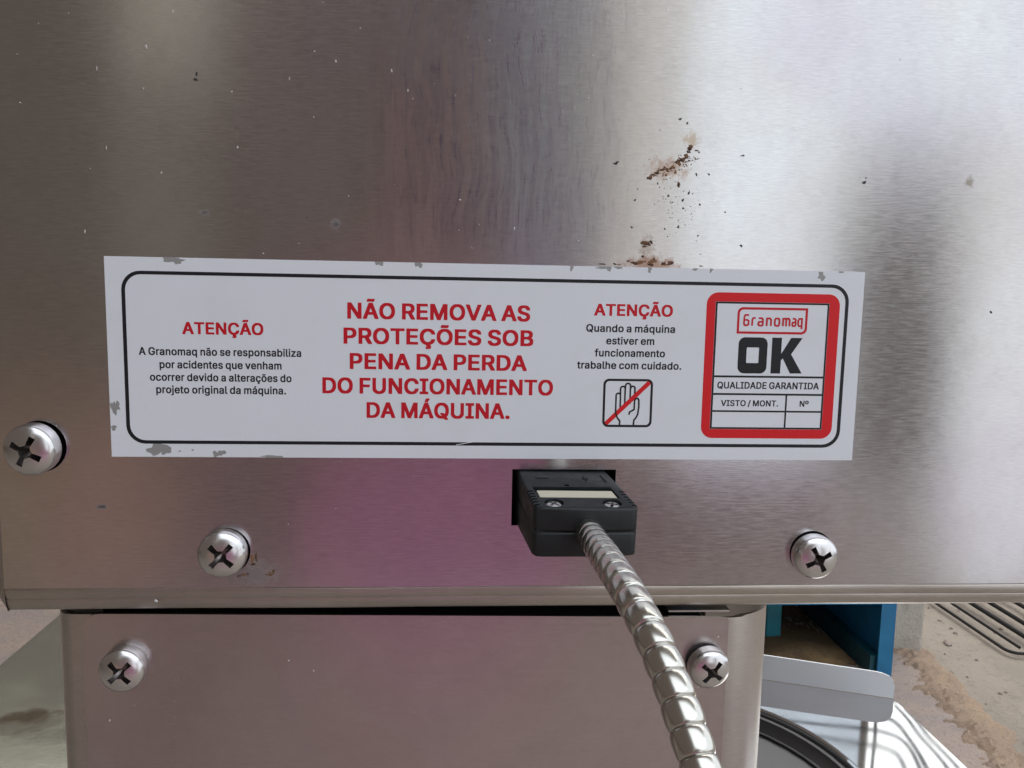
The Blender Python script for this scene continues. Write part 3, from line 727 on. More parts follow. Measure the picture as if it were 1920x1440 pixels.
HEAVY_GLYPHS = """.188:46,-15 28,3 21,20 21,62 27,78 44,95 66,105 124,105 146,97 159,84 167,72 169,60 169,20 163,2 148,-13 126,-23 64,-23
A480:-8,-17 -11,-12 -11,16 -5,36 171,520 180,527 300,527 305,522 309,512 489,22 491,14 491,-14 484,-19 371,-18 361,0 318,122 164,123 157,114 121,6 115,-10 109,-18 -4,-19;196,218 284,218 238,347
B456:34,-17 31,-12 31,522 38,527 286,527 336,517 364,503 391,478 407,460 419,434 425,408 425,340 421,318 408,295 381,268 420,233 437,204 443,184 445,172 445,102 437,70 427,50 417,36 386,9 348,-9 322,-15 268,-19 38,-19;154,76 246,75 274,81 294,89 314,107 327,134 325,146 317,166 307,180 294,193 268,207 254,211 236,213 154,212;154,304 226,303 254,309 280,323 297,342 307,370 303,388 295,404 276,421 256,429 236,433 154,432
C510:100,25 74,51 57,74 39,106 21,158 13,204 13,304 19,340 29,378 39,402 57,434 75,458 98,481 130,505 170,523 214,533 316,533 330,531 380,517 410,501 436,481 453,464 475,434 489,406 499,376 501,364 501,336 499,332 494,329 384,329 379,334 373,360 361,382 339,406 324,417 286,433 276,435 248,433 222,423 191,402 176,387 159,362 147,336 135,290 132,254 135,218 143,182 151,162 165,136 181,116 208,93 228,83 264,73 274,73 302,81 324,91 344,107 363,130 375,154 379,172 384,177 496,177 501,170 501,144 487,96 475,74 455,46 438,29 412,9 378,-9 326,-23 308,-25 230,-25 188,-19 156,-9 128,5
D502:34,-17 31,-12 32,523 38,527 264,527 288,525 348,511 376,497 403,478 444,435 465,398 483,346 489,304 489,206 483,166 471,126 446,79 425,52 400,29 376,13 348,-1 314,-11 278,-17 246,-17 240,-19 38,-19;154,76 218,75 272,87 292,97 312,111 340,141 361,186 371,242 371,268 365,306 353,344 336,373 313,398 298,409 274,421 250,429 222,433 156,433 153,430
E419:34,-17 31,-12 31,522 38,527 394,527 399,520 399,440 394,433 154,432 154,304 378,303 383,296 383,218 376,211 154,210 153,78 156,75 398,75 403,68 403,-14 396,-19 38,-19
F410:34,-17 31,-12 31,522 38,527 392,527 397,520 397,440 392,433 156,433 153,430 154,296 368,295 373,288 373,208 366,203 154,202 153,-14 146,-19 38,-19
G520:98,27 77,48 56,75 37,110 19,162 13,204 13,304 19,344 39,404 57,436 71,454 102,485 126,503 168,523 212,533 316,533 330,531 374,519 406,503 430,485 459,456 485,418 495,394 501,368 501,338 499,334 494,331 384,331 379,336 377,346 355,386 343,400 329,412 306,425 278,435 260,435 248,433 214,419 193,404 174,385 159,362 147,336 135,290 132,254 135,218 143,182 151,162 163,140 181,116 208,93 228,83 262,73 276,73 306,81 322,89 346,107 367,134 377,156 383,178 380,181 259,182 255,188 255,266 258,271 262,273 500,273 505,266 505,158 499,124 491,100 479,76 453,42 426,17 412,7 376,-11 350,-19 324,-23 232,-25 188,-19 156,-9 124,7
I300:6,-17 3,-12 3,68 5,72 10,75 86,75 89,78 89,430 86,433 10,433 5,436 3,440 3,522 10,527 292,527 297,520 297,440 295,436 290,433 214,433 211,430 211,78 214,75 290,75 295,72 297,68 297,-14 290,-19 10,-19
M628:34,-17 31,-12 31,520 34,525 38,527 174,527 180,523 314,178 316,178 321,188 325,206 448,523 454,527 588,527 593,524 595,520 595,-12 592,-17 588,-19 482,-19 475,-14 474,249 370,-15 364,-19 262,-19 257,-14 150,254 149,-14 142,-19 38,-19
N523:34,-17 31,-12 31,520 33,524 38,527 158,527 162,525 370,200 371,522 378,527 484,527 488,525 491,520 491,-12 489,-16 484,-19 366,-19 362,-17 154,307 153,-14 146,-19 38,-19
O533:100,25 79,46 58,73 39,106 21,158 13,204 13,304 19,340 29,378 39,402 57,434 71,452 106,487 123,500 154,517 184,527 214,533 320,533 364,523 404,505 428,487 473,440 495,402 507,372 515,340 521,284 521,224 515,168 505,130 495,106 477,74 455,46 434,25 406,5 378,-9 348,-19 326,-23 230,-25 188,-19 156,-9 128,5;181,116 208,93 228,83 264,73 288,77 306,83 324,93 353,116 381,158 391,182 401,232 401,276 391,326 379,354 355,390 326,415 302,427 282,433 262,435 230,427 210,417 178,389 159,362 147,336 137,302 133,276 132,254 135,218 149,166 165,136
P445:34,-17 31,-12 31,522 38,527 270,527 304,523 332,517 364,501 378,491 407,462 423,434 433,402 437,370 435,306 427,270 417,248 399,224 384,209 360,191 336,179 290,169 154,166 153,-14 146,-19 38,-19;154,260 206,259 244,263 260,267 272,273 286,283 299,296 311,320 315,334 315,358 309,380 291,408 270,423 244,431 232,433 154,432
Q533:100,25 79,46 58,73 39,106 21,158 13,204 13,304 19,340 29,378 39,402 57,434 71,452 106,487 123,500 154,517 184,527 214,533 320,533 364,523 404,505 428,487 473,440 495,402 507,372 515,340 521,284 521,224 515,166 505,130 491,98 476,73 445,36 495,-32 495,-62 488,-67 378,-67 342,-20 304,-25 208,-23 186,-19 156,-9 128,5;181,116 208,93 228,83 252,75 268,73 270,74 267,80 217,144 217,170 220,175 224,177 336,177 368,138 381,158 391,182 401,232 401,276 391,326 379,354 355,390 326,415 302,427 282,433 262,435 230,427 210,417 178,389 159,362 147,336 137,302 133,276 132,254 135,218 149,166 165,136
R449:34,-17 31,-12 31,522 38,527 270,527 320,521 354,509 368,501 384,489 406,467 427,430 433,412 437,384 437,318 433,292 417,254 390,221 361,202 357,196 455,16 455,-14 448,-19 330,-19 323,-12 223,176 218,179 156,179 153,176 153,-14 146,-19 38,-19;154,274 226,273 242,275 260,279 288,293 307,314 315,338 316,352 309,386 297,404 280,419 246,431 234,433 154,432
S447:64,15 35,46 17,82 11,112 11,148 16,155 128,155 133,150 137,124 143,112 158,95 178,81 220,69 250,73 285,90 295,98 309,116 317,140 306,163 284,181 252,195 164,219 104,241 75,260 55,278 31,312 25,336 25,408 31,432 39,450 53,470 84,499 120,519 154,529 182,533 272,533 316,525 354,509 374,495 403,466 417,444 427,414 429,398 429,366 424,359 314,359 309,364 307,380 297,400 286,413 258,431 224,439 192,431 166,415 147,388 145,372 152,355 174,335 226,313 298,295 334,283 376,261 407,234 421,216 429,200 435,174 435,102 429,78 415,50 401,32 368,3 326,-17 274,-27 176,-27 150,-23 102,-9 86,-1
T449:168,-17 165,-12 165,430 162,433 8,433 3,440 3,522 10,527 440,527 445,520 445,440 440,433 288,433 285,430 285,-14 278,-19 172,-19
U517:92,23 70,45 55,68 37,110 33,136 31,162 32,523 38,527 144,527 151,522 151,194 155,158 169,126 187,102 216,83 244,73 260,71 292,79 310,87 324,97 339,112 349,126 357,142 363,164 365,176 365,522 372,527 481,526 485,520 485,136 473,90 459,62 448,47 419,18 388,-3 360,-15 314,-25 204,-25 180,-21 142,-9 122,1
V480:178,-17 -11,490 -11,522 -4,527 106,527 113,522 240,162 242,162 365,520 374,527 486,527 491,520 491,494 307,-14 300,-19 182,-19
Á480:-8,-17 -11,-12 -11,16 -5,36 171,520 180,527 300,527 305,522 309,512 489,22 491,14 491,-14 484,-19 371,-18 361,0 318,122 164,123 157,114 121,6 115,-10 109,-18 -4,-19;196,218 284,218 238,347;188,541 185,546 185,574 225,660 235,676 350,677 356,673 357,644 287,540 192,539
Ã480:-8,-17 -11,-12 -11,16 -5,36 171,520 180,527 300,527 305,522 309,512 489,22 491,14 491,-14 484,-19 371,-18 361,0 318,122 164,123 157,114 121,6 115,-10 109,-18 -4,-19;196,218 284,218 238,347;116,561 113,566 113,602 121,632 126,641 139,654 152,663 162,665 232,665 252,659 264,651 276,663 360,663 367,658 367,628 359,592 351,580 330,561 306,557 256,557 224,565 216,571 204,559 120,559
Ç510:202,-163 199,-158 199,-100 201,-96 206,-93 250,-93 267,-88 262,-85 217,-84 213,-78 214,-24 186,-19 156,-9 128,5 102,23 74,51 43,98 27,136 19,168 13,204 13,304 19,340 27,372 39,402 61,440 75,458 98,481 130,505 170,523 214,533 316,533 330,531 380,517 400,507 435,482 453,464 475,434 489,406 501,364 501,334 494,329 384,329 379,334 373,360 361,382 340,405 324,417 304,427 276,435 250,433 230,427 199,408 176,387 159,362 141,318 133,276 133,232 143,182 151,162 165,136 191,106 208,93 228,83 264,73 274,73 302,81 324,91 344,107 363,130 375,154 379,172 384,177 496,177 501,170 501,144 487,96 455,46 437,28 402,3 378,-9 341,-20 355,-28 365,-38 375,-60 375,-114 373,-124 365,-138 352,-151 330,-161 318,-163 290,-165 206,-165
Õ533:100,25 79,46 58,73 39,106 21,158 13,204 13,304 19,340 29,378 39,402 57,434 71,452 106,487 123,500 154,517 184,527 214,533 320,533 364,523 404,505 428,487 473,440 495,402 507,372 515,340 521,284 521,224 515,168 505,130 495,106 477,74 455,46 434,25 406,5 378,-9 348,-19 326,-23 230,-25 188,-19 156,-9 128,5;181,116 208,93 228,83 264,73 288,77 306,83 324,93 353,116 381,158 391,182 401,232 401,276 391,326 379,354 355,390 326,415 302,427 282,433 262,435 230,427 210,417 178,389 159,362 147,336 137,302 133,276 132,254 135,218 149,166 165,136;144,561 141,566 141,608 143,618 152,639 174,661 190,665 260,665 292,651 294,652 297,660 302,663 386,663 393,658 393,616 391,604 378,579 358,561 334,557 284,557 270,559 242,571 240,570 237,562 232,559 148,559"""


def read_font(data):
    font = {}
    for line in data.strip("\n").split("\n"):
        adv, cont = line[1:].split(":", 1)
        font[line[0]] = (int(adv), [[tuple(int(q) for q in p.split(",")) for p in s.split(" ")] for s in cont.split(";")])
    return font


FONT, HEAVY = read_font(GLYPHS), read_font(HEAVY_GLYPHS)


def signed(l):
    return sum(l[i - 1][0] * l[i][1] - l[i][0] * l[i - 1][1] for i in range(len(l))) / 2


def inside(p, l):
    c = False
    for i in range(len(l)):
        a, b = l[i - 1], l[i]
        if (a[1] > p[1]) != (b[1] > p[1]) and p[0] < (b[0] - a[0]) * (p[1] - a[1]) / (b[1] - a[1]) + a[0]:
            c = not c
    return c


def nested(loops):
    """Split glyph contours into [outer, hole, hole...] groups."""
    outs = []
    for i, l in enumerate(loops):
        depth = sum(inside(l[0], m) for j, m in enumerate(loops) if j != i)
        if depth % 2 == 0:
            outs.append([l])
    for i, l in enumerate(loops):
        depth = sum(inside(l[0], m) for j, m in enumerate(loops) if j != i)
        if depth % 2:
            for g in outs:
                if inside(l[0], g[0]):
                    g.append(l)
                    break
    return outs


label = thing("warning_label", "white rectangular warning label with red and black Portuguese text stuck on the steel cabinet", "label", (0, -0.1, -24.7))
INK_Y = -0.13


def ink(groups, mat, name, y=INK_Y):
    parts = [plate(g, y, y + 0.02) for g in groups]
    v, f = join(*parts)
    return adopt(obj(name, v, f, mat), label)


def text(s, cx, w, base, cap, mat, name, font=None):
    """One printed line, scaled to the measured width w and cap height cap (mm)."""
    groups, x = [], 0
    for ch in s:
        if ch == " ":
            x += 160
            continue
        adv, cont = (font or FONT)[ch]
        for g in nested(cont):
            groups.append([[(px_ + x, pz_) for px_, pz_ in l] for l in g])
        x += adv + 22
    xs_ = [p[0] for g in groups for p in g[0]]
    a, b = min(xs_), max(xs_)
    kx, kz = w / (b - a), cap / 530.0
    out = [[[(cx - w / 2 + (p[0] - a) * kx, base + (p[1] + 11) * kz) for p in l] for l in g] for g in groups]
    return ink(out, mat, name)


sheet = [(-95.0, -24.7), (95.0, -24.7), (95.0, 24.7), (-95.0, 24.7)]
v, f = plate([sheet], -0.10, -0.005)
adopt(obj("label_sheet", v, f, M['white']), label)
ink([[round_rect(-91.2, 91.2, -21.35, 21.35, 4.6), round_rect(-90.3, 90.3, -20.5, 20.5, 3.8)]], M['ink'], "border_line")

R_, K_, T_ = M['red'], M['ink'], M['red_ink']
text("ATENÇÃO", -67.2, 19.6, 6.15, 2.9, T_, "red_lettering", HEAVY)
for s, w, b in (("A Granomaq não se responsabiliza", 39.3, 0.85), ("por acidentes que venham", 29.6, -2.38),
                ("ocorrer devido a alterações do", 34.4, -5.52), ("projeto original da máquina.", 31.6, -8.62)):
    text(s, -67.9, w, b, 1.9, K_, "black_lettering")
for s, w, b in (("NÃO REMOVA AS", 45.6, 10.62), ("PROTEÇÕES SOB", 47.5, 4.38), ("PENA DA PERDA", 44.5, -1.96),
                ("DO FUNCIONAMENTO", 58.1, -8.16), ("DA MÁQUINA.", 36.2, -14.33)):
    text(s, -14.07, w, b, 3.9, T_, "red_lettering", HEAVY)
text("ATENÇÃO", 35.1, 20.2, 12.4, 2.9, T_, "red_lettering", HEAVY)
for s, w, b in (("Quando a máquina", 22.9, 8.25), ("estiver em", 12.4, 5.1), ("funcionamento", 18.2, 1.98), ("trabalhe com cuidado.", 27.0, -1.18)):
    text(s, 34.52, w, b, 1.9, K_, "black_lettering")


def stroke(path, w, closed=False):
    """Flat pen line of width w along 2-D points -> one polygon."""
    P = [Vector(p) for p in path]
    n = len(P)
    L, Rr = [], []
    for i in range(n):
        t0 = (P[i] - P[i - 1]).normalized() if i > 0 else (P[1] - P[0]).normalized()
        t1 = (P[i + 1] - P[i]).normalized() if i < n - 1 else t0
        t = (t0 + t1)
        t = t.normalized() if t.length > 1e-6 else t1
        nn = Vector((-t.y, t.x))
        k = min(1.6, 1.0 / max(0.5, nn.dot(Vector((-t1.y, t1.x)))))
        L.append(tuple(P[i] + nn * w / 2 * k))
        Rr.append(tuple(P[i] - nn * w / 2 * k))
    return L + Rr[::-1]


def strokes(paths, w, mat, name):
    # neighbouring lines of one drawing are laid 1 micron apart so that crossings never share a plane
    parts = []
    for i, p in enumerate(paths):
        y = INK_Y - 0.008 * (i % 9)
        parts.append(plate([stroke(p, w)], y, y + 0.02))
    v, f = join(*parts)
    return adopt(obj(name, v, f, mat), label)


# no-hands pictogram
ink([[round_rect(27.95, 40.85, -16.25, -3.7, 1.5), round_rect(28.55, 40.25, -15.65, -4.3, 1.0)]], K_, "pictogram_frame")
def arc(cx, cz, r, a0, a1, n=8):
    return [(cx + r * math.cos(math.radians(a0 + (a1 - a0) * i / n)), cz + r * math.sin(math.radians(a0 + (a1 - a0) * i / n))) for i in range(n + 1)]
hand = [
    [(31.35, -11.9), (31.35, -8.2)] + arc(31.92, -8.0, 0.57, 180, 0) + [(32.49, -11.2)],
    [(32.45, -7.8), (32.45, -6.4)] + arc(33.05, -6.25, 0.6, 180, 0) + [(33.65, -10.6)],
    [(33.70, -6.2), (33.70, -5.6)] + arc(34.35, -5.5, 0.65, 180, 0) + [(35.0, -10.2)],
    [(35.05, -6.3)] + arc(35.62, -6.15, 0.57, 180, 0) + [(36.19, -8.9), (36.15, -11.6), (35.5, -12.0), (35.0, -12.3), (34.85, -13.0)],
    [(36.2, -9.3), (36.5, -8.75), (37.0, -8.7), (37.3, -9.2), (37.35, -11.0), (37.15, -12.8), (36.7, -13.8), (36.2, -14.4), (36.1, -15.8)],
    [(31.35, -11.9), (31.4, -12.8), (31.9, -13.9), (32.5, -14.6), (32.5, -15.8)],
]
strokes(hand, 0.42, K_, "hand_drawing")
v, f = plate([[(28.5, -15.0), (29.3, -15.75), (40.3, -4.95), (39.5, -4.15)]], INK_Y - 0.03, INK_Y)
adopt(obj("red_slash", v, f, M['red']), label)

# quality stamp
ink([[round_rect(53.9, 88.9, -18.95, 18.8, 3.0), [(56.2, -16.55), (86.15, -16.55), (86.15, 16.5), (56.2, 16.5)]]], R_, "red_frame")
ink([[[(56.25, -16.5), (86.1, -16.5), (86.1, 16.45), (56.25, 16.45)], [(56.75, -16.05), (85.65, -16.05), (85.65, 16.0), (56.75, 16.0)]]], K_, "stamp_line")
for (x0, x1, z0, z1) in ((56.7, 85.7, -3.0, -2.5), (56.7, 85.7, -7.6, -7.1), (56.7, 85.7, -12.05, -11.6)):
    ink([[[(x0, z0), (x1, z0), (x1, z1), (x0, z1)]]], K_, "stamp_line", INK_Y - 0.004)
ink([[[(75.95, -16.1), (76.4, -16.1), (76.4, -7.4), (75.95, -7.4)]]], K_, "stamp_line", INK_Y - 0.007)
text("QUALIDADE GARANTIDA", 71.2, 27.0, -5.9, 1.75, K_, "black_lettering")
text("VISTO / MONT.", 66.5, 15.2, -10.48, 1.55, K_, "black_lettering")
text("Nº", 81.05, 2.4, -10.48, 1.55, K_, "black_lettering")
# heavy OK
O_out = [(62.7 + 0.0, 0)]
ink([[round_rect(62.75, 70.4, -1.9, 7.45, 1.7), round_rect(64.95, 68.2, 0.8, 4.85, 0.25)]], K_, "ok_letter")
ink([[[(71.55, -1.85), (74.1, -1.85), (74.15, 1.6), (74.6, 2.1), (76.75, -1.8), (79.85, -1.75), (76.75, 3.2), (79.55, 7.45), (76.55, 7.45), (74.55, 4.0), (74.1, 3.3), (74.1, 7.45), (71.55, 7.45)]]], K_, "ok_letter")
# maker's logotype in its two-cornered frame
ink([[round_rect(62.05, 80.55, 8.35, 15.15, 1.5, corners=(0, 1, 0, 1)), round_rect(62.65, 79.95, 8.95, 14.55, 1.0, corners=(0, 1, 0, 1))]], T_, "logo_frame")
b0, xh, cp = 10.45, 12.45, 13.15
def lg(x, pts):
    return [(x + a, b0 + q) for a, q in pts]
logo = [
    lg(63.75, [(1.35, 2.6), (0.9, 2.75), (0.35, 2.7), (0.15, 2.2), (0.1, 0.5), (0.3, 0.1), (0.9, 0.05), (1.3, 0.3), (1.3, 1.2), (1.0, 1.45), (0.4, 1.45)]),
    lg(65.85, [(0.15, 0.0), (0.15, 1.5), (0.4, 1.95), (1.0, 2.0)]),
    lg(67.5, [(0.2, 1.95), (1.0, 1.95), (1.3, 1.6), (1.3, 0.0)]), lg(67.5, [(1.2, 0.05), (0.4, 0.05), (0.1, 0.4), (0.25, 0.95), (1.2, 1.05)]),
    lg(69.7, [(0.15, 0.0), (0.15, 1.9), (0.9, 1.95), (1.25, 1.6), (1.25, 0.0)]),
    lg(71.85, [(0.75, 1.98), (0.3, 1.9), (0.1, 1.5), (0.1, 0.5), (0.3, 0.1), (0.75, 0.02)]), lg(71.85, [(0.65, 0.02), (1.1, 0.1), (1.3, 0.5), (1.3, 1.5), (1.1, 1.9), (0.65, 1.98)]),
    lg(74.0, [(0.12, 0.0), (0.12, 1.9), (0.7, 1.95), (0.95, 1.6), (0.95, 0.0)]),
    lg(74.9, [(0.05, 1.7), (0.3, 1.95), (0.7, 1.95), (0.95, 1.6), (0.95, 0.0)]),
    lg(76.45, [(0.15, 1.95), (0.75, 1.95), (1.0, 1.6), (1.0, 0.0)]), lg(76.45, [(0.95, 0.05), (0.35, 0.05), (0.1, 0.4), (0.22, 0.95), (0.95, 1.05)]),
    lg(78.0, [(1.1, -0.7), (1.1, 2.1)]), lg(78.0, [(1.05, 1.95), (0.4, 1.95), (0.12, 1.5), (0.12, 0.5), (0.4, 0.05), (1.05, 0.05)]),
]
strokes(logo, 0.46, T_, "logo_lettering")

# places along the rim where the white film has flaked off
worn = [(-78.9, 24.2, 2.4, 0.8), (-77.6, 23.8, 1.0, 0.7), (-29.1, 24.4, 1.0, 0.7), (-19.3, 24.3, 0.9, 0.8), (-83.6, -22.7, 2.6, 1.5), (-82.2, -22.9, 1.6, 1.2), (-69.6, -23.9, 1.0, 0.6),
        (-68.2, -23.6, 1.0, 0.7), (-55.5, -24.5, 3.0, 0.35), (-94.0, -12.4, 0.8, 1.5), (-93.2, -11.9, 0.7, 1.0), (-94.3, -17.4, 0.7, 0.6), (83.5, 23.4, 0.9, 1.2), (88.6, 24.5, 0.6, 0.25),
        (26.9, 24.4, 1.6, 0.4), (28.5, 24.3, 0.6, 0.8), (18.9, 24.2, 0.4, 0.9), (30.8, 24.5, 1.2, 0.3), (38.8, 24.2, 0.5, 0.7), (50.5, 24.5, 0.6, 0.4), (54.6, 24.4, 0.4, 0.7), (-78.5, -23.2, 0.3, 0.2),
        (-75.3, -22.9, 0.25, 0.25), (92.5, -3.0, 0.0, 0.0)]
rnd = random.Random(9)
for wi, (x, z, rx, rz) in enumerate(worn):
    if rx <= 0:
        continue
    lp = [(min(max(a, -95.05), 95.05), min(max(q, -24.75), 24.75)) for a, q in blob(x, z, rx, rz, 16, 0.28, rnd)]
    yo = -0.108 - 0.004 * (wi % 4)
    v, f = plate([lp], yo, yo + 0.015)
    adopt(obj("worn_patch", v, f, M['worn']), label)
# a fine scratch near the lower line
v, f = plate([stroke([(-9.5, -21.2), (-6.5, -20.6), (-3.6, -20.2)], 0.16)], -0.15, -0.10)
adopt(obj("scratch", v, f, M['white']), label)

# ------------------------------------------------------------------ housing under the cabinet
housing = thing("lower_housing", "lower brushed steel housing with curved right corner under the cabinet, two screws in its cover", "housing", (-18, 30, -170))
zt = lambda x: -66.7 - 0.0135 * (x + 105.0)       # the top rim runs slightly downhill to the right
prof_xy = [(-112.7, 70.0), (-112.7, 8.0)]
for i in range(1, 8):
    a = math.radians(90 * i / 8)
    prof_xy.append((-108.5 - 4.2 * math.cos(a), 8.0 - 4.2 * math.sin(a)))
prof_xy.append((-108.5, 3.8))
prof_xy += [(-107.4 + (168.0) * i / 12, 3.8) for i in range(1, 12)]
prof_xy.append((64.8, 3.8))
for i in range(1, 13):
    a = math.radians(90 * i / 12)
    prof_xy.append((64.8 + 16.2 * math.sin(a), 20.0 - 16.2 * math.cos(a)))
prof_xy.append((81.0, 70.0))
inner = []
for i, (x, y) in enumerate(prof_xy):
    a = Vector(prof_xy[max(i - 1, 0)])
    b = Vector(prof_xy[min(i + 1, len(prof_xy) - 1)])
    t = (b - a).normalized()
    inner.append((x - t.y * 0.9, y + t.x * 0.9))
n_ = len(prof_xy)
v, f = [], []
for prof2 in (prof_xy, inner):
    for (x, y) in prof2:
        v.append((x, y, zt(x) - (0.5 if y < 5 else 0.0)))
    for (x, y) in prof2:
        v.append((x, y, -175.0))
for i in range(n_ - 1):
    f.append((i, i + 1, n_ + i + 1, n_ + i))
    f.append((2 * n_ + i, 3 * n_ + i, 3 * n_ + i + 1, 2 * n_ + i + 1))
    f.append((i, 2 * n_ + i, 2 * n_ + i + 1, i + 1))
me = mesh_of(v, f)
fix_normals(me)
M['shell'] = steel("brushed_steel_shell", base=(0.55, 0.52, 0.50), rough=0.32, aniso=0.4, grime_shade=1.0)
adopt(link("housing_shell", me, M['shell'], smooth=True, uv=True), housing)
cover = [(-105.3, -175.0), (65.2, -175.0), (65.2, -70.0), (64.6, -69.2), (63.0, -69.0)]
cover += [(-101.0 + 164.0 * (1 - i / 8), zt(-101.0 + 164.0 * (1 - i / 8)) - 0.05) for i in range(1, 9)]
for i in range(1, 7):
    a = math.radians(90 + 90 * i / 6)
    cover.append((-101.0 + 4.3 * math.cos(a), -71.1 + 4.3 * math.sin(a)))
v, f = plate([cover], 3.0, 3.78)
adopt(obj("cover_plate", v, f, M['box'], uv=True), housing)
# inner tongue seen in the gap above the cover, and a black block for the shade inside
v, f = box_vf(49.0, 66.0, 5.2, 16.0, -68.4, -67.9)
adopt(obj("inner_tongue", v, f, M['edge'], uv=True), housing)
v, f = box_vf(-110.0, 60.0, 8.0, 68.0, -174.0, -72.0)
adopt(obj("dark_filler", v, f, M['dark']), housing)
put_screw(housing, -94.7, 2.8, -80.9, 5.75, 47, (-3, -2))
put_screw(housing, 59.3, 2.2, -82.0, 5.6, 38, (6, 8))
v = [(-111.2, 7.0, -66.9), (-107.2, 4.6, -67.0), (-100.5, 4.4, -66.9), (-102.5, 8.5, -66.75), (-109.0, 9.5, -66.75)]
adopt(obj("corner_tab", v, [(0, 1, 2, 3, 4)], M['edge'], uv=True), housing)
rnd = random.Random(3)
flakes([(-53, -80, 0.22, 0.3, 0.3), (-46.5, -83, 0.2, 0.2, 0.3), (-99.5, -96, 0.25, 0.3, 0.3), (62.5, -74.6, 0.25, 0.3, 0.3), (57.5, -89.0, 0.7, 0.4, 0.3), (-93, -92, 0.1, 0.1, 0.2), (-20, -95, 0.1, 0.1, 0.2), (8, -76, 0.1, 0.12, 0.2)],
       3.0, 0.05, M['lint'], "pale_lint", housing)

# ------------------------------------------------------------------ plug and armoured hose
plug = thing("sensor_plug", "black two-pin sensor plug with flexible steel hose pushed into the cabinet slot", "plug", (21, -22, -43))
# corner points: back (inside the slot) and front section; the plug hangs a little down and to the right
BACK_Y, FRONT_Y = 6.0, -22.0
BK = dict(tl=(5.6, -26.9), tr=(28.4, -27.0), bl=(5.9, -42.2), br=(28.5, -42.0))
FR = dict(tl=(8.9, -31.5), tr=(33.9, -31.7), bl=(8.65, -43.6), br=(33.6, -43.3))


def pl(u, v_, w):
    """u across (0 left..1 right), v 0 back..1 front, w 0 bottom..1 top."""
    def sec(q):
        t = Vector(q['tl']).lerp(Vector(q['tr']), u)
        b = Vector(q['bl']).lerp(Vector(q['br']), u)
        return b.lerp(t, w)
    s_ = sec(BK).lerp(sec(FR), v_)
    return Vector((s_.x, BACK_Y + (FRONT_Y - BACK_Y) * v_, s_.y))


def hexa(u0, u1, v0, v1, w0, w1):
    vv = [pl(u, v_, w) for w in (w0, w1) for v_ in (v0, v1) for u in (u0, u1)]
    return vv, [(0, 1, 3, 2), (4, 6, 7, 5), (0, 4, 5, 1), (2, 3, 7, 6), (0, 2, 6, 4), (1, 5, 7, 3)]


def half(w0, w1):
    # the front corners are chamfered so the nose narrows slightly and bows
    us = [0.0, 0.06, 0.5, 0.94, 1.0]
    outline = [(0.0, 0.0), (0.0, 0.93), (0.025, 0.985), (0.09, 1.0), (0.5, 1.012), (0.91, 1.0), (0.975, 0.985), (1.0, 0.93), (1.0, 0.0)]
    n = len(outline)
    vv = [pl(u, q, w0) for u, q in outline] + [pl(u, q, w1) for u, q in outline]
    ff = [tuple(range(n)), tuple(reversed(range(n, 2 * n)))]
    ff += [(i, n + i, n + (i + 1) % n, (i + 1) % n) for i in range(n)]
    me_ = mesh_of(vv, ff)
    fix_normals(me_)
    bm = bmesh.new()
    bm.from_mesh(me_)
    ed = [e for e in bm.edges if len(e.link_faces) == 2 and e.calc_face_angle() > math.radians(50)]
    bmesh.ops.bevel(bm, geom=ed, offset=0.7 * S if w1 > 0.9 else 0.6 * S, segments=3, profile=0.5, affect='EDGES')
    bmesh.ops.recalc_face_normals(bm, faces=bm.faces)
    bm.to_mesh(me_)
    bm.free()
    return me_


def top_pt(u, v_, h):
    """Point on the plug's top face raised by h mm."""
    a, b, c = pl(u, v_, 1), pl(min(u + 0.01, 1.01), v_, 1), pl(u, v_ - 0.01, 1)
    n = (b - a).cross(c - a).normalized()
    if n.z < 0:
        n = -n
    return a + n * h


def top_box(u0, u1, v0, v1, h0, h1, taper=0.0):
    vv = [top_pt(u, q, h0) for q in (v0, v1) for u in (u0, u1)] + [top_pt(u, q, h1) for q in (v0 + taper, v1 - taper) for u in (u0 + taper, u1 - taper)]
    return vv, [(0, 1, 3, 2), (4, 6, 7, 5), (0, 4, 5, 1), (2, 3, 7, 6), (0, 2, 6, 4), (1, 5, 7, 3)]


def top_cyl(u, q, r, h0, h1, n=20):
    c0 = top_pt(u, q, 0)
    nn = (top_pt(u, q, 1) - c0).normalized()
    ax = (top_pt(u + 0.02, q, 0) - c0).normalized()
    ay = nn.cross(ax)
    vv = []
    for h in (h0, h1):
        for i in range(n):
            a = 2 * math.pi * i / n
            vv.append(c0 + nn * h + (ax * math.cos(a) + ay * math.sin(a)) * r)
    ff = [tuple(range(n)), tuple(reversed(range(n, 2 * n)))] + [(i, n + i, n + (i + 1) % n, (i + 1) % n) for i in range(n)]
    return vv, ff


SCREW_UV = [(0.205, 0.902), (0.765, 0.902)]
cut_parts = [top_box(0.075, 0.885, 0.60, 0.80, -0.5, 1.0), top_cyl(0.44, 0.545, 0.75, -1.2, 1.0)]
for (u, q) in SCREW_UV:
    cut_parts.append(top_cyl(u, q, 2.3, -1.3, 1.0, 24))
for i in range(6):
    q = 0.655 + 0.055 * i
    cut_parts.append(top_box(-0.06, 0.062, q, q + 0.024, -0.9, 1.0))
    cut_parts.append(top_box(0.938, 1.06, q, q + 0.024, -0.9, 1.0))
me = half(0.515, 1.0)
for cp_ in cut_parts:
    cm = mesh_of(*cp_)
    fix_normals(cm)
    me = boolean_cut(me, cm)
adopt(link("upper_shell", me, M['plastic'], smooth=True), plug)
adopt(link("lower_shell", half(0.0, 0.50), M['plastic'], smooth=True), plug)
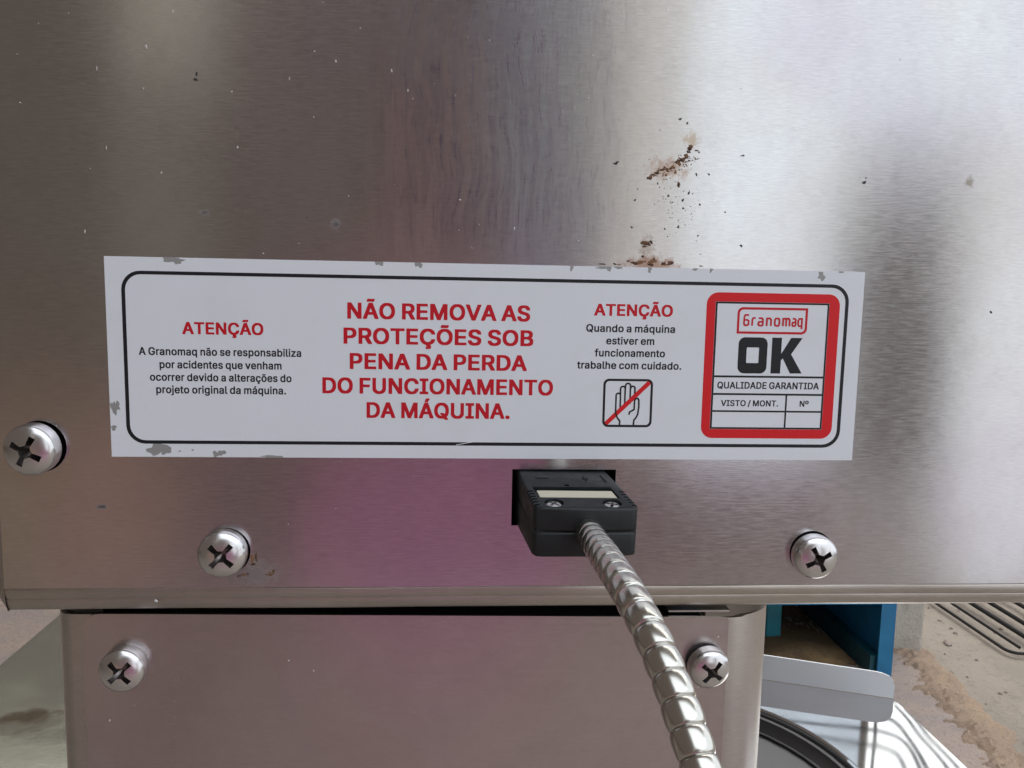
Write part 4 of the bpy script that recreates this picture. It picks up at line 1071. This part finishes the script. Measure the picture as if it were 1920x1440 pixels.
# shadow-gap core between the two shells
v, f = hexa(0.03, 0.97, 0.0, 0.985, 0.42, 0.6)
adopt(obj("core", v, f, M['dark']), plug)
v, f = top_box(0.10, 0.865, 0.645, 0.785, -0.48, -0.10, 0.003)
adopt(obj("name_tab", v, f, M['cream']), plug)
v, f = top_box(0.08, 0.88, 0.575, 0.592, -0.1, 0.22)
adopt(obj("ridge", v, f, M['plastic']), plug)
for (u0, u1, v0, v1) in ((0.16, 0.30, 0.35, 0.385), (0.66, 0.72, 0.37, 0.39), (0.68, 0.70, 0.33, 0.42), (0.885, 0.90, 0.30, 0.45)):
    v, f = top_box(u0, u1, v0, v1, -0.05, 0.16)
    adopt(obj("raised_mark", v, f, M['plastic']), plug)


def small_screw(u, q, ang):
    r = 2.0
    v, f = [], []
    prof_ = [(1.0, -1.27), (1.0, -0.6), (0.85, -0.35), (0.5, -0.2), (0.0, -0.16)]
    n = 20
    c0 = top_pt(u, q, 0)
    nn = (top_pt(u, q, 1) - c0).normalized()
    ax = (top_pt(u + 0.02, q, 0) - c0).normalized()
    ay = nn.cross(ax)
    P = lambda rr, h, a: c0 + nn * h + (ax * math.cos(a) + ay * math.sin(a)) * rr
    for (pr, h) in prof_[:-1]:
        for i in range(n):
            v.append(P(r * pr, h, 2 * math.pi * i / n))
    v.append(P(0, prof_[-1][1], 0))
    for k in range(len(prof_) - 2):
        for i in range(n):
            f.append((k * n + i, k * n + (i + 1) % n, (k + 1) * n + (i + 1) % n, (k + 1) * n + i))
    k = len(prof_) - 2
    f += [(k * n + i, k * n + (i + 1) % n, len(v) - 1) for i in range(n)] + [tuple(reversed(range(n)))]
    me_ = mesh_of(v, f)
    fix_normals(me_)
    for a in (ang, ang + math.pi / 2):
        dx = ax * math.cos(a) + ay * math.sin(a)
        dy = nn.cross(dx)
        vv = [c0 + nn * h + dx * sx * 1.5 + dy * sy * 0.34 for h in (-0.85, 0.4) for sy in (-1, 1) for sx in (-1, 1)]
        cm = mesh_of(vv, [(0, 2, 3, 1), (4, 5, 7, 6), (0, 1, 5, 4), (2, 6, 7, 3), (0, 4, 6, 2), (1, 3, 7, 5)])
        fix_normals(cm)
        me_ = boolean_cut(me_, cm)
    return adopt(link("terminal_screw", me_, M['zinc'], smooth=True), plug)


small_screw(*SCREW_UV[0], 0.9)
small_screw(*SCREW_UV[1], 1.35)

# armoured hose: overlapping cup-shaped rings on a core that follows the drooping path
way = [(20.2, -12.0, -36.4), (21.6, -13.4, -38.4), (21.6, -22.4, -37.2), (21.5, -44.4, -35.9), (22.6, -61.2, -36.4), (24.2, -70.3, -39.2), (25.7, -75.9, -42.6), (27.0, -81.5, -46.6), (28.2, -86.7, -51.1), (29.1, -90.2, -54.6), (29.9, -93.2, -58.0), (30.8, -96.4, -62.8), (31.8, -99.2, -68.6)]


def catmull(P, n=12):
    P = [Vector(p) for p in P]
    out = []
    for i in range(len(P) - 1):
        p0, p1, p2, p3 = P[max(i - 1, 0)], P[i], P[i + 1], P[min(i + 2, len(P) - 1)]
        for k in range(n):
            t = k / n
            out.append(0.5 * ((2 * p1) + (p2 - p0) * t + (2 * p0 - 5 * p1 + 4 * p2 - p3) * t * t + (3 * p1 - p0 - 3 * p2 + p3) * t ** 3))
    out.append(P[-1])
    return out


path = catmull(way)
for _ in range(60):                      # the hose bends gently: relax the interpolated path
    path = [path[0]] + [(path[i_ - 1] + path[i_ + 1]) * 0.25 + path[i_] * 0.5 for i_ in range(1, len(path) - 1)] + [path[-1]]
v, f = tube(path, 2.45, 14)
hose = adopt(obj("hose", v, f, M['hose_core'], smooth=True), plug)
dist = [0.0]
for a, b in zip(path, path[1:]):
    dist.append(dist[-1] + (b - a).length)


def at_len(s):
    for i in range(len(dist) - 1):
        if dist[i + 1] >= s:
            t = (s - dist[i]) / max(1e-6, dist[i + 1] - dist[i])
            return path[i].lerp(path[i + 1], t), (path[i + 1] - path[i]).normalized()
    return path[-1], (path[-1] - path[-2]).normalized()


PITCH = 4.5
ring_prof = [(2.5, -0.6), (2.66, -0.05)]
for q_ in range(0, 17):
    u_ = 0.5 - 0.5 * math.cos(math.pi * q_ / 16)
    bulge = math.sin(math.pi * min(1.0, u_ ** 0.85)) ** 0.30 if 0 < u_ < 1 else 0.0
    ring_prof.append((2.66 + 0.66 * bulge, PITCH * u_))
ring_prof.append((2.5, PITCH + 0.2))
n = 28
v, f = [], []
for (rr, h) in ring_prof:
    for k in range(n):
        a = 2 * math.pi * k / n
        v.append((rr * math.cos(a), rr * math.sin(a), h + 0.12 * math.sin(a + 0.6)))
for i in range(len(ring_prof) - 1):
    for k in range(n):
        f.append((i * n + k, i * n + (k + 1) % n, (i + 1) * n + (k + 1) % n, (i + 1) * n + k))
ring_me = mesh_of(v, f)
fix_normals(ring_me)
ring_me.materials.append(M['hose'])
ring_me.polygons.foreach_set("use_smooth", [True] * len(ring_me.polygons))
s = 7.6
i = 0
rnd = random.Random(2)
while s < dist[-1] - 4:
    p, t = at_len(s)
    o = bpy.data.objects.new("ring", ring_me)
    col.objects.link(o)
    o.parent = hose
    zq = Vector((0, 0, 1)).rotation_difference(t)
    o.rotation_mode = 'QUATERNION'
    o.rotation_quaternion = zq
    o.location = p * S
    k = 1 + rnd.uniform(-0.012, 0.012)
    o.scale = (k, k, 1)
    s += PITCH
    i += 1

# ------------------------------------------------------------------ behind: tray, drum, stand, ground
def tray_mat():
    m = Nodes("tray_steel")
    v = m.mm()
    n = m.noise(m.scaled(v, (0.03, 0.03, 0.03)), 1.0, 4.0)
    g = m.noise(m.scaled(v, (0.15, 2.0, 1.0)), 1.0, 3.0)
    m.p(Base_Color=m.mix(m.ramp(n, 0.4, 0.7, 0, 0.5), rgb(0.70, 0.71, 0.72), rgb(0.58, 0.58, 0.56)), Metallic=1.0,
        Roughness=m.math('ADD', m.ramp(n, 0.3, 0.7, 0.03, 0.045), m.ramp(g, 0.3, 0.7, -0.005, 0.01)))
    m.bump(m.noise(m.scaled(v, (0.012, 0.012, 0.012)), 1.0, 1.0), 0.15, 0.002)
    return m.mat


M['tray'] = tray_mat()
tray = thing("steel_tray", "shiny steel tray with raised back rim beside the lower housing, reflecting a wire rack", "tray", (150, 130, -202))
TZ = -200.0
outline = [(-40, 0), (231, 0), (229, 203), (100, 251), (-40, 251)]
hole = circle(87.5, 129.4, 91.5, 64)
pts, tri = tess([outline, hole])
v = [(x, y, TZ) for x, y in pts] + [(x, y, TZ - 1.0) for x, y in pts]
n_ = len(pts)
f = [t for t in tri] + [tuple(i + n_ for i in reversed(t)) for t in tri]
k = 0
for lp in (outline, hole):
    for i in range(len(lp)):
        f.append((k + i, k + (i + 1) % len(lp), n_ + k + (i + 1) % len(lp), n_ + k + i))
    k += len(lp)
me = mesh_of(v, f)
fix_normals(me)
adopt(link("tray_plate", me, M['tray']), tray)
# upstand along the slanted back edge with one rounded end
A, B = Vector((100.0, 251.0)), Vector((229.0, 203.0))
d = (B - A).normalized()
L_ = (B - A).length
nrm = Vector((d.y, -d.x))
up = [(0, 0), (L_, 0), (L_, 7.0), (L_ - 0.8, 10.0), (L_ - 3.0, 12.6), (L_ - 6.5, 13.8), (L_ - 10, 14.2), (0, 15.5)]
v = []
for off in (0.0, 1.0):
    for (s_, h) in up:
        q = A + d * s_ - nrm * (off - h * 0.10)
        v.append((q.x, q.y, TZ + 0.3 + h))
n_ = len(up)
f = [tuple(range(n_)), tuple(reversed(range(n_, 2 * n_)))] + [(i, (i + 1) % n_, n_ + (i + 1) % n_, n_ + i) for i in range(n_)]
me = mesh_of(v, f)
fix_normals(me)
rim_m = Nodes("tray_rim_steel").p(Base_Color=rgb(0.72, 0.74, 0.77), Metallic=0.5, Roughness=0.40).mat
adopt(link("back_rim", me, rim_m), tray)
# rolled lip around the round opening
lip = []
for (r, z) in ((91.5, TZ - 0.2), (91.0, TZ + 1.0), (89.8, TZ + 1.4), (88.8, TZ + 0.8), (88.6, TZ - 3.0)):
    lip.append((r, z))
v, f = [], []
N_ = 72
for (r, z) in lip:
    for k in range(N_):
        a = 2 * math.pi * k / N_
        v.append((87.5 + r * math.cos(a), 129.4 + r * math.sin(a), z))
for i in range(len(lip) - 1):
    for k in range(N_):
        f.append((i * N_ + k, (i + 1) * N_ + k, (i + 1) * N_ + (k + 1) % N_, i * N_ + (k + 1) % N_))
adopt(obj("rolled_lip", v, f, M['tray'], smooth=True), tray)

drum_m = Nodes("drum_dark")
drum_m.p(Base_Color=rgb(0.10, 0.10, 0.105), Metallic=0.6, Roughness=0.5)
drum = thing("dark_drum", "dark grey round drum set into the shiny steel tray", "drum", (87.5, 129.4, -290))
v, f = [], []
dp_ = [(87.6, TZ - 2.5), (86.6, TZ - 1.2), (85.2, TZ - 1.6), (84.4, TZ - 4.0), (82.0, TZ - 7.0), (60.0, TZ - 10.0), (25.0, TZ - 11.0), (0.01, TZ - 11.0)]
dp_ = [(87.8, TZ - 90.0)] + dp_
for (r, z) in dp_:
    for k in range(N_):
        a = 2 * math.pi * k / N_
        v.append((87.5 + r * math.cos(a), 129.4 + r * math.sin(a), z))
for i in range(len(dp_) - 1):
    for k in range(N_):
        f.append((i * N_ + k, i * N_ + (k + 1) % N_, (i + 1) * N_ + (k + 1) % N_, (i + 1) * N_ + k))
me = mesh_of(v, f)
fix_normals(me)
adopt(link("drum_body", me, drum_m.mat, smooth=True), drum)
v, f = tube([(87.5 + 80 * math.cos(2 * math.pi * k / 48), 129.4 + 80 * math.sin(2 * math.pi * k / 48), TZ - 6.5) for k in range(49)], 0.8, 8, False)
adopt(obj("drum_bead", v, f, drum_m.mat, smooth=True), drum)

# --- ground
GZ = -620.0


def ground_mat(name, c0, c1, c2, scale, bump=0.6, rough=0.9):
    m = Nodes(name)
    v = m.mm()
    n1 = m.noise(v, 0.006 * scale, 5.0, 0.6)
    n2 = m.noise(v, 0.05 * scale, 6.0, 0.7)
    n3 = m.noise(v, 0.25 * scale, 3.0, 0.6)
    c = m.mix(m.ramp(n1, 0.35, 0.65), rgb(*c0), rgb(*c1))
    c = m.mix(m.ramp(n2, 0.5, 0.72, 0, 0.7), c, rgb(*c2))
    c = m.mix(m.ramp(n3, 0.60, 0.75, 0, 0.6), c, rgb(c2[0] * 0.5, c2[1] * 0.5, c2[2] * 0.5))
    m.p(Base_Color=c, Roughness=rough)
    m.bump(m.math('ADD', n2, m.math('MULTIPLY', n3, 0.6)), bump, 0.006)
    return m.mat


M['asphalt'] = ground_mat("yard_asphalt", (0.29, 0.255, 0.22), (0.35, 0.305, 0.26), (0.22, 0.19, 0.17), 1.0)
M['slab'] = ground_mat("rough_concrete", (0.50, 0.42, 0.40), (0.58, 0.47, 0.41), (0.34, 0.27, 0.25), 2.4, 1.0)
M['mortar'] = ground_mat("ochre_mortar", (0.50, 0.37, 0.27), (0.42, 0.31, 0.24), (0.34, 0.29, 0.26), 2.2, 1.0)


def rough_sheet(x0, x1, y0, y1, z, nx, ny, amp, seed, edge=None):
    rnd_ = random.Random(seed)
    ph = [(rnd_.uniform(0.008, 0.05), rnd_.uniform(0.008, 0.05), rnd_.uniform(0, 6)) for _ in range(7)]
    v, f = [], []
    for j in range(ny + 1):
        for i in range(nx + 1):
            y = y0 + (y1 - y0) * j / ny
            xe = edge(y) if edge else x1
            x = x0 + (xe - x0) * i / nx
            h = sum(math.sin(x * a + y * b + c) for a, b, c in ph) * amp / 5 + rnd_.uniform(-amp, amp) * 0.35
            v.append((x, y, z + h))
    for j in range(ny):
        for i in range(nx):
            a = j * (nx + 1) + i
            f.append((a, a + 1, a + nx + 2, a + nx + 1))
    return v, f


g = obj("ground", *rough_sheet(-6000, 8000, -1500, 9000, GZ - 22, 40, 40, 1.0, 1), M['asphalt'], kind="structure")
slab_edge = lambda y: 727 + 0.17 * (y - 800) + 5 * math.sin(y * 0.03) + 3 * math.sin(y * 0.083 + 1) if y < 1170 else 790
v, f = rough_sheet(-2500, 800, 300, 2600, GZ, 90, 110, 2.2, 4, slab_edge)
obj("concrete_slab", v, f, M['slab'], smooth=True, kind="structure")
# worn ochre kerb edge: a lumpy slope between slab and yard
rnd = random.Random(8)
v, f = [], []
ny, nx = 150, 22
for j in range(ny + 1):
    y = 420 + (1185 - 420) * j / ny
    xe = slab_edge(y) - 34
    wdt = 112 + 7 * math.sin(y * 0.021) + 4 * math.sin(y * 0.07)
    for i in range(nx + 1):
        t = i / nx
        prof_h = -7.0 + 12.0 * min(1.0, t / 0.4) - 29 * max(0.0, (t - 0.35) / 0.65) ** 2
        lump = (2.2 * math.sin(y * 0.05 + t * 5) + 2.2 * math.sin(y * 0.13 + t * 9) + 1.6 * math.sin(y * 0.31 - t * 14) + rnd.uniform(-2.4, 2.4)) * (1 if 0 < i < nx else 0.5)
        v.append((xe + wdt * t, y, GZ + prof_h + lump))
for j in range(ny):
    for i in range(nx):
        a = j * (nx + 1) + i
        f.append((a, a + 1, a + nx + 2, a + nx + 1))
obj("kerb", v, f, M['mortar'], smooth=True, kind="structure")
# loose stones on the yard
rnd = random.Random(12)
parts = []
for i in range(150):
    x, y = rnd.uniform(760, 1300), rnd.uniform(650, 1500)
    if x < slab_edge(y) + 55:
        continue
    r = rnd.uniform(1.5, 5.0) if rnd.random() < 0.9 else rnd.uniform(6, 9)
    vv = []
    for (dz, rr) in ((-0.5, 0.8), (0.1, 1.0), (0.5, 0.6)):
        for k in range(6):
            a = k * math.pi / 3 + rnd.uniform(-0.3, 0.3)
            q = r * rr * rnd.uniform(0.7, 1.2)
            vv.append((x + q * math.cos(a), y + q * 0.8 * math.sin(a), GZ - 20 + r * dz))
    vv.append((x, y, GZ - 20 + r * 0.65))
    ff = [(i2 * 6 + k, i2 * 6 + (k + 1) % 6, (i2 + 1) * 6 + (k + 1) % 6, (i2 + 1) * 6 + k) for i2 in range(2) for k in range(6)] + [(12 + k, 12 + (k + 1) % 6, 18) for k in range(6)]
    parts.append((vv, ff))
v, f = join(*parts)
tag(obj("gravel", v, f, M['slab'], kind="stuff"), "small loose stones scattered on the grey yard", "gravel")

# --- plastered pillar beyond the stand
pm = ground_mat("pale_plaster", (0.40, 0.37, 0.33), (0.46, 0.43, 0.38), (0.30, 0.27, 0.24), 1.0, 0.5)
v, f = box_vf(724, 832, 1166, 1400, GZ - 25, -120)
o = obj("plaster_pillar", v, f, pm)
bevel_mesh(o.data, 6, 2)
tag(o, "pale plastered pillar standing behind the blue stand", "pillar")

# --- blue painted stand
def paint(name, c0, c1):
    m = Nodes(name)
    v = m.mm()
    n = m.noise(v, 0.02, 5.0, 0.6)
    s_ = m.noise(v, 0.12, 4.0, 0.7)
    c = m.mix(m.ramp(n, 0.35, 0.65), rgb(*c0), rgb(*c1))
    c = m.mix(m.ramp(s_, 0.66, 0.76, 0, 0.7), c, rgb(0.06, 0.045, 0.035))
    m.p(Base_Color=c, Roughness=0.45)
    m.bump(n, 0.2, 0.002)
    return m.mat


M['blue'] = paint("blue_paint", (0.012, 0.14, 0.30), (0.016, 0.18, 0.36))
M['teal'] = paint("teal_paint", (0.03, 0.24, 0.33), (0.04, 0.28, 0.36))
stand = thing("blue_stand", "blue painted steel stand with open dark underside behind the steel tray", "stand", (640, 1200, GZ))
v, f = join(box_vf(691, 716, 1058, 1062, GZ + 1, -252), box_vf(712, 716, 1062.5, 1090, GZ + 1, -252))
adopt(obj("leg", v, f, M['blue']), stand)
v, f = box_vf(563, 592, 1218, 1240, GZ + 1, -252)
me = mesh_of(v, f)
bevel_mesh(me, 3, 2)
adopt(link("leg", me, M['teal']), stand)
v, f = box_vf(700, 705, 1064, 1700, GZ + 34, -252)
adopt(obj("side_panel", v, f, M['blue']), stand)
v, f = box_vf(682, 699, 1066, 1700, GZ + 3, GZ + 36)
adopt(obj("bottom_rail", v, f, paint("shaded_teal_paint", (0.008, 0.06, 0.085), (0.01, 0.075, 0.10))), stand)  # the shade under the stand is put into the rail's teal
v, f = box_vf(204, 688, 1052, 1056, -490, -252)  # unseen board added to keep front light out from under the stand
adopt(obj("light_blocker", v, f, M['blue']), stand)
v, f = box_vf(200, 718, 1040, 1720, -250, -240)
adopt(obj("stand_top", v, f, M['blue']), stand)
v, f = box_vf(200, 700, 1702, 1708, GZ + 2, -252)
adopt(obj("back_panel", v, f, M['blue']), stand)
v, f = box_vf(192, 198, 1062, 1708, GZ + 2, -252)
adopt(obj("side_panel", v, f, M['blue']), stand)

# heap of spilled grain and dust under the stand
rnd = random.Random(21)
v, f = [], []
NX, NY = 40, 30
for j in range(NY + 1):
    for i in range(NX + 1):
        x, y = 470 + 220 * i / NX, 1090 + 330 * j / NY
        h = 14 * math.exp(-((x - 610) / 60) ** 2 - ((y - 1150) / 55) ** 2) + 8 * math.exp(-((x - 540) / 40) ** 2 - ((y - 1130) / 40) ** 2) + rnd.uniform(0, 3.0)
        edge_ = min(i, NX - i, j, NY - j)
        v.append((x, y, GZ + (h if edge_ > 1 else -3)))
for j in range(NY):
    for i in range(NX):
        a = j * (NX + 1) + i
        f.append((a, a + 1, a + NX + 2, a + NX + 1))
dm = ground_mat("grain_dust", (0.22, 0.14, 0.075), (0.32, 0.21, 0.10), (0.12, 0.08, 0.05), 3.0, 0.8)
tag(obj("grain_dust", v, f, dm, smooth=True, kind="stuff"), "brown grain dust heaped on the floor under the blue stand", "dust")

# --- black wire rack on the yard
M['wire'] = Nodes("black_wire").p(Base_Color=rgb(0.010, 0.009, 0.010), Roughness=0.7).mat
rack = thing("wire_rack", "black wire rack standing on the grey yard at the far right", "rack", (1150, 1400, GZ - 20))


def wire(name, pts_, r, parent=rack):
    return adopt(obj(name, *tube(pts_, r, 8), M['wire'], smooth=True), parent)


z0 = GZ - 12
cor = [(1022 - 22 * math.sin(math.radians(a)), 1190 - 22 * math.cos(math.radians(a)), z0) for a in (0, 22, 45, 67, 90)]
wire("frame_wire", [(1500, 1168, z0)] + cor + [(1000, 1700, z0)], 3.0)
for i, x in enumerate((1024, 1066, 1108, 1165, 1220)):
    wire("shelf_wire", [(x, 1180 if i == 0 else 1190, z0 + 6), (x, 1700, z0 + 6)], 2.8 if i == 0 else 4.5)
wire("post", [(1112, 1245, z0 - 6), (1112, 1245, 80)], 4.5)
wire("brace_wire", [(1112, 1250, z0 + 62), (1420, 1120, z0 + 14)], 4.0)
wire("brace_wire", [(1112, 1250, z0 + 34), (1420, 1160, z0 - 2)], 4.0)

# --- tiered wire shelf that the tray mirrors (it stands higher, hidden behind the cabinet)
shelf = thing("wire_shelf", "wire shelf with rounded frames mirrored in the bright steel tray", "shelf", (800, 1330, 440))
for zz, pts_ in ((460, [(560, 1470), (826, 1382), (862, 1368), (886, 1348), (893, 1320), (889, 1280), (874, 1203), (862, 1100)]),
                 (520, [(590, 1520), (854, 1431), (900, 1416), (926, 1397), (932, 1370), (928, 1335), (917, 1271), (900, 1150)]),
                 (580, [(640, 1560), (901, 1469), (930, 1455), (950, 1430), (952, 1400), (944, 1340), (925, 1200)])):
    adopt(obj("frame_wire", *tube(catmull([(x, y, zz) for x, y in pts_], 6), 3.6, 8), M['wire'], smooth=True), shelf)
for (a, b, zz) in (((931, 1410), (902, 1120), 462), ((945, 1395), (924, 1130), 462)):
    adopt(obj("shelf_wire", *tube([(a[0], a[1], zz), (b[0], b[1], zz)], 3.2, 8), M['wire'], smooth=True), shelf)
adopt(obj("post", *tube([(879, 1391, 440), (884, 1388, 1000)], 3.6, 8), M['wire'], smooth=True), shelf)

# --- galvanised bench on the left, stained
def bench_mat():
    m = Nodes("galvanised_bench")
    v = m.mm()
    n = m.noise(m.scaled(v, (0.02, 0.02, 0.02)), 1.0, 5.0, 0.6)
    sep = m.new('ShaderNodeSeparateXYZ', {0: v})
    c = m.mix(m.ramp(n, 0.35, 0.65), rgb(0.40, 0.40, 0.345), rgb(0.33, 0.325, 0.275))
    k = None
    for (sx, sy, rx, ry, amt) in ((-318, 384, 26, 13, 0.9), (-315, 372, 40, 22, 0.45)):
        dx = m.math('DIVIDE', m.math('SUBTRACT', sep.outputs[0], sx), rx)
        dy = m.math('DIVIDE', m.math('SUBTRACT', sep.outputs[1], sy), ry)
        d_ = m.math('SQRT', m.math('ADD', m.math('MULTIPLY', dx, dx), m.math('MULTIPLY', dy, dy)))
        d_ = m.math('ADD', d_, m.ramp(m.noise(v, 0.06, 4.0, 0.6), 0.2, 0.8, -0.45, 0.45))
        c = m.mix(m.ramp(d_, 0.3, 1.0, amt, 0.0), c, rgb(0.10, 0.07, 0.045))
    m.p(Base_Color=c, Metallic=0.75, Roughness=m.ramp(n, 0.3, 0.7, 0.14, 0.24))
    m.bump(n, 0.12, 0.002)
    return m.mat


bench = thing("metal_bench", "stained greenish galvanised bench top at the lower left behind the housing", "bench", (-240, 400, -320))
bm_ = bench_mat()
v, f = [], []
bprof = [(-378.0, -320.0), (-381.0, -303.0), (-379.0, -300.6), (-375.0, -300.0), (-100.0, -300.0)]
for y in (180.0, 900.0):
    for (x, z) in bprof:
        v.append((x, y, z))
for k in range(len(bprof) - 1):
    f.append((k, k + 1, len(bprof) + k + 1, len(bprof) + k))
o = obj("bench_top", v, f, bm_, smooth=True)
adopt(o, bench)
for (x, y) in ((-360, 210), (-360, 870), (-130, 870)):
    v, f = box_vf(x - 12, x + 12, y - 12, y + 12, GZ, -305)
    adopt(obj("leg", v, f, bm_), bench)
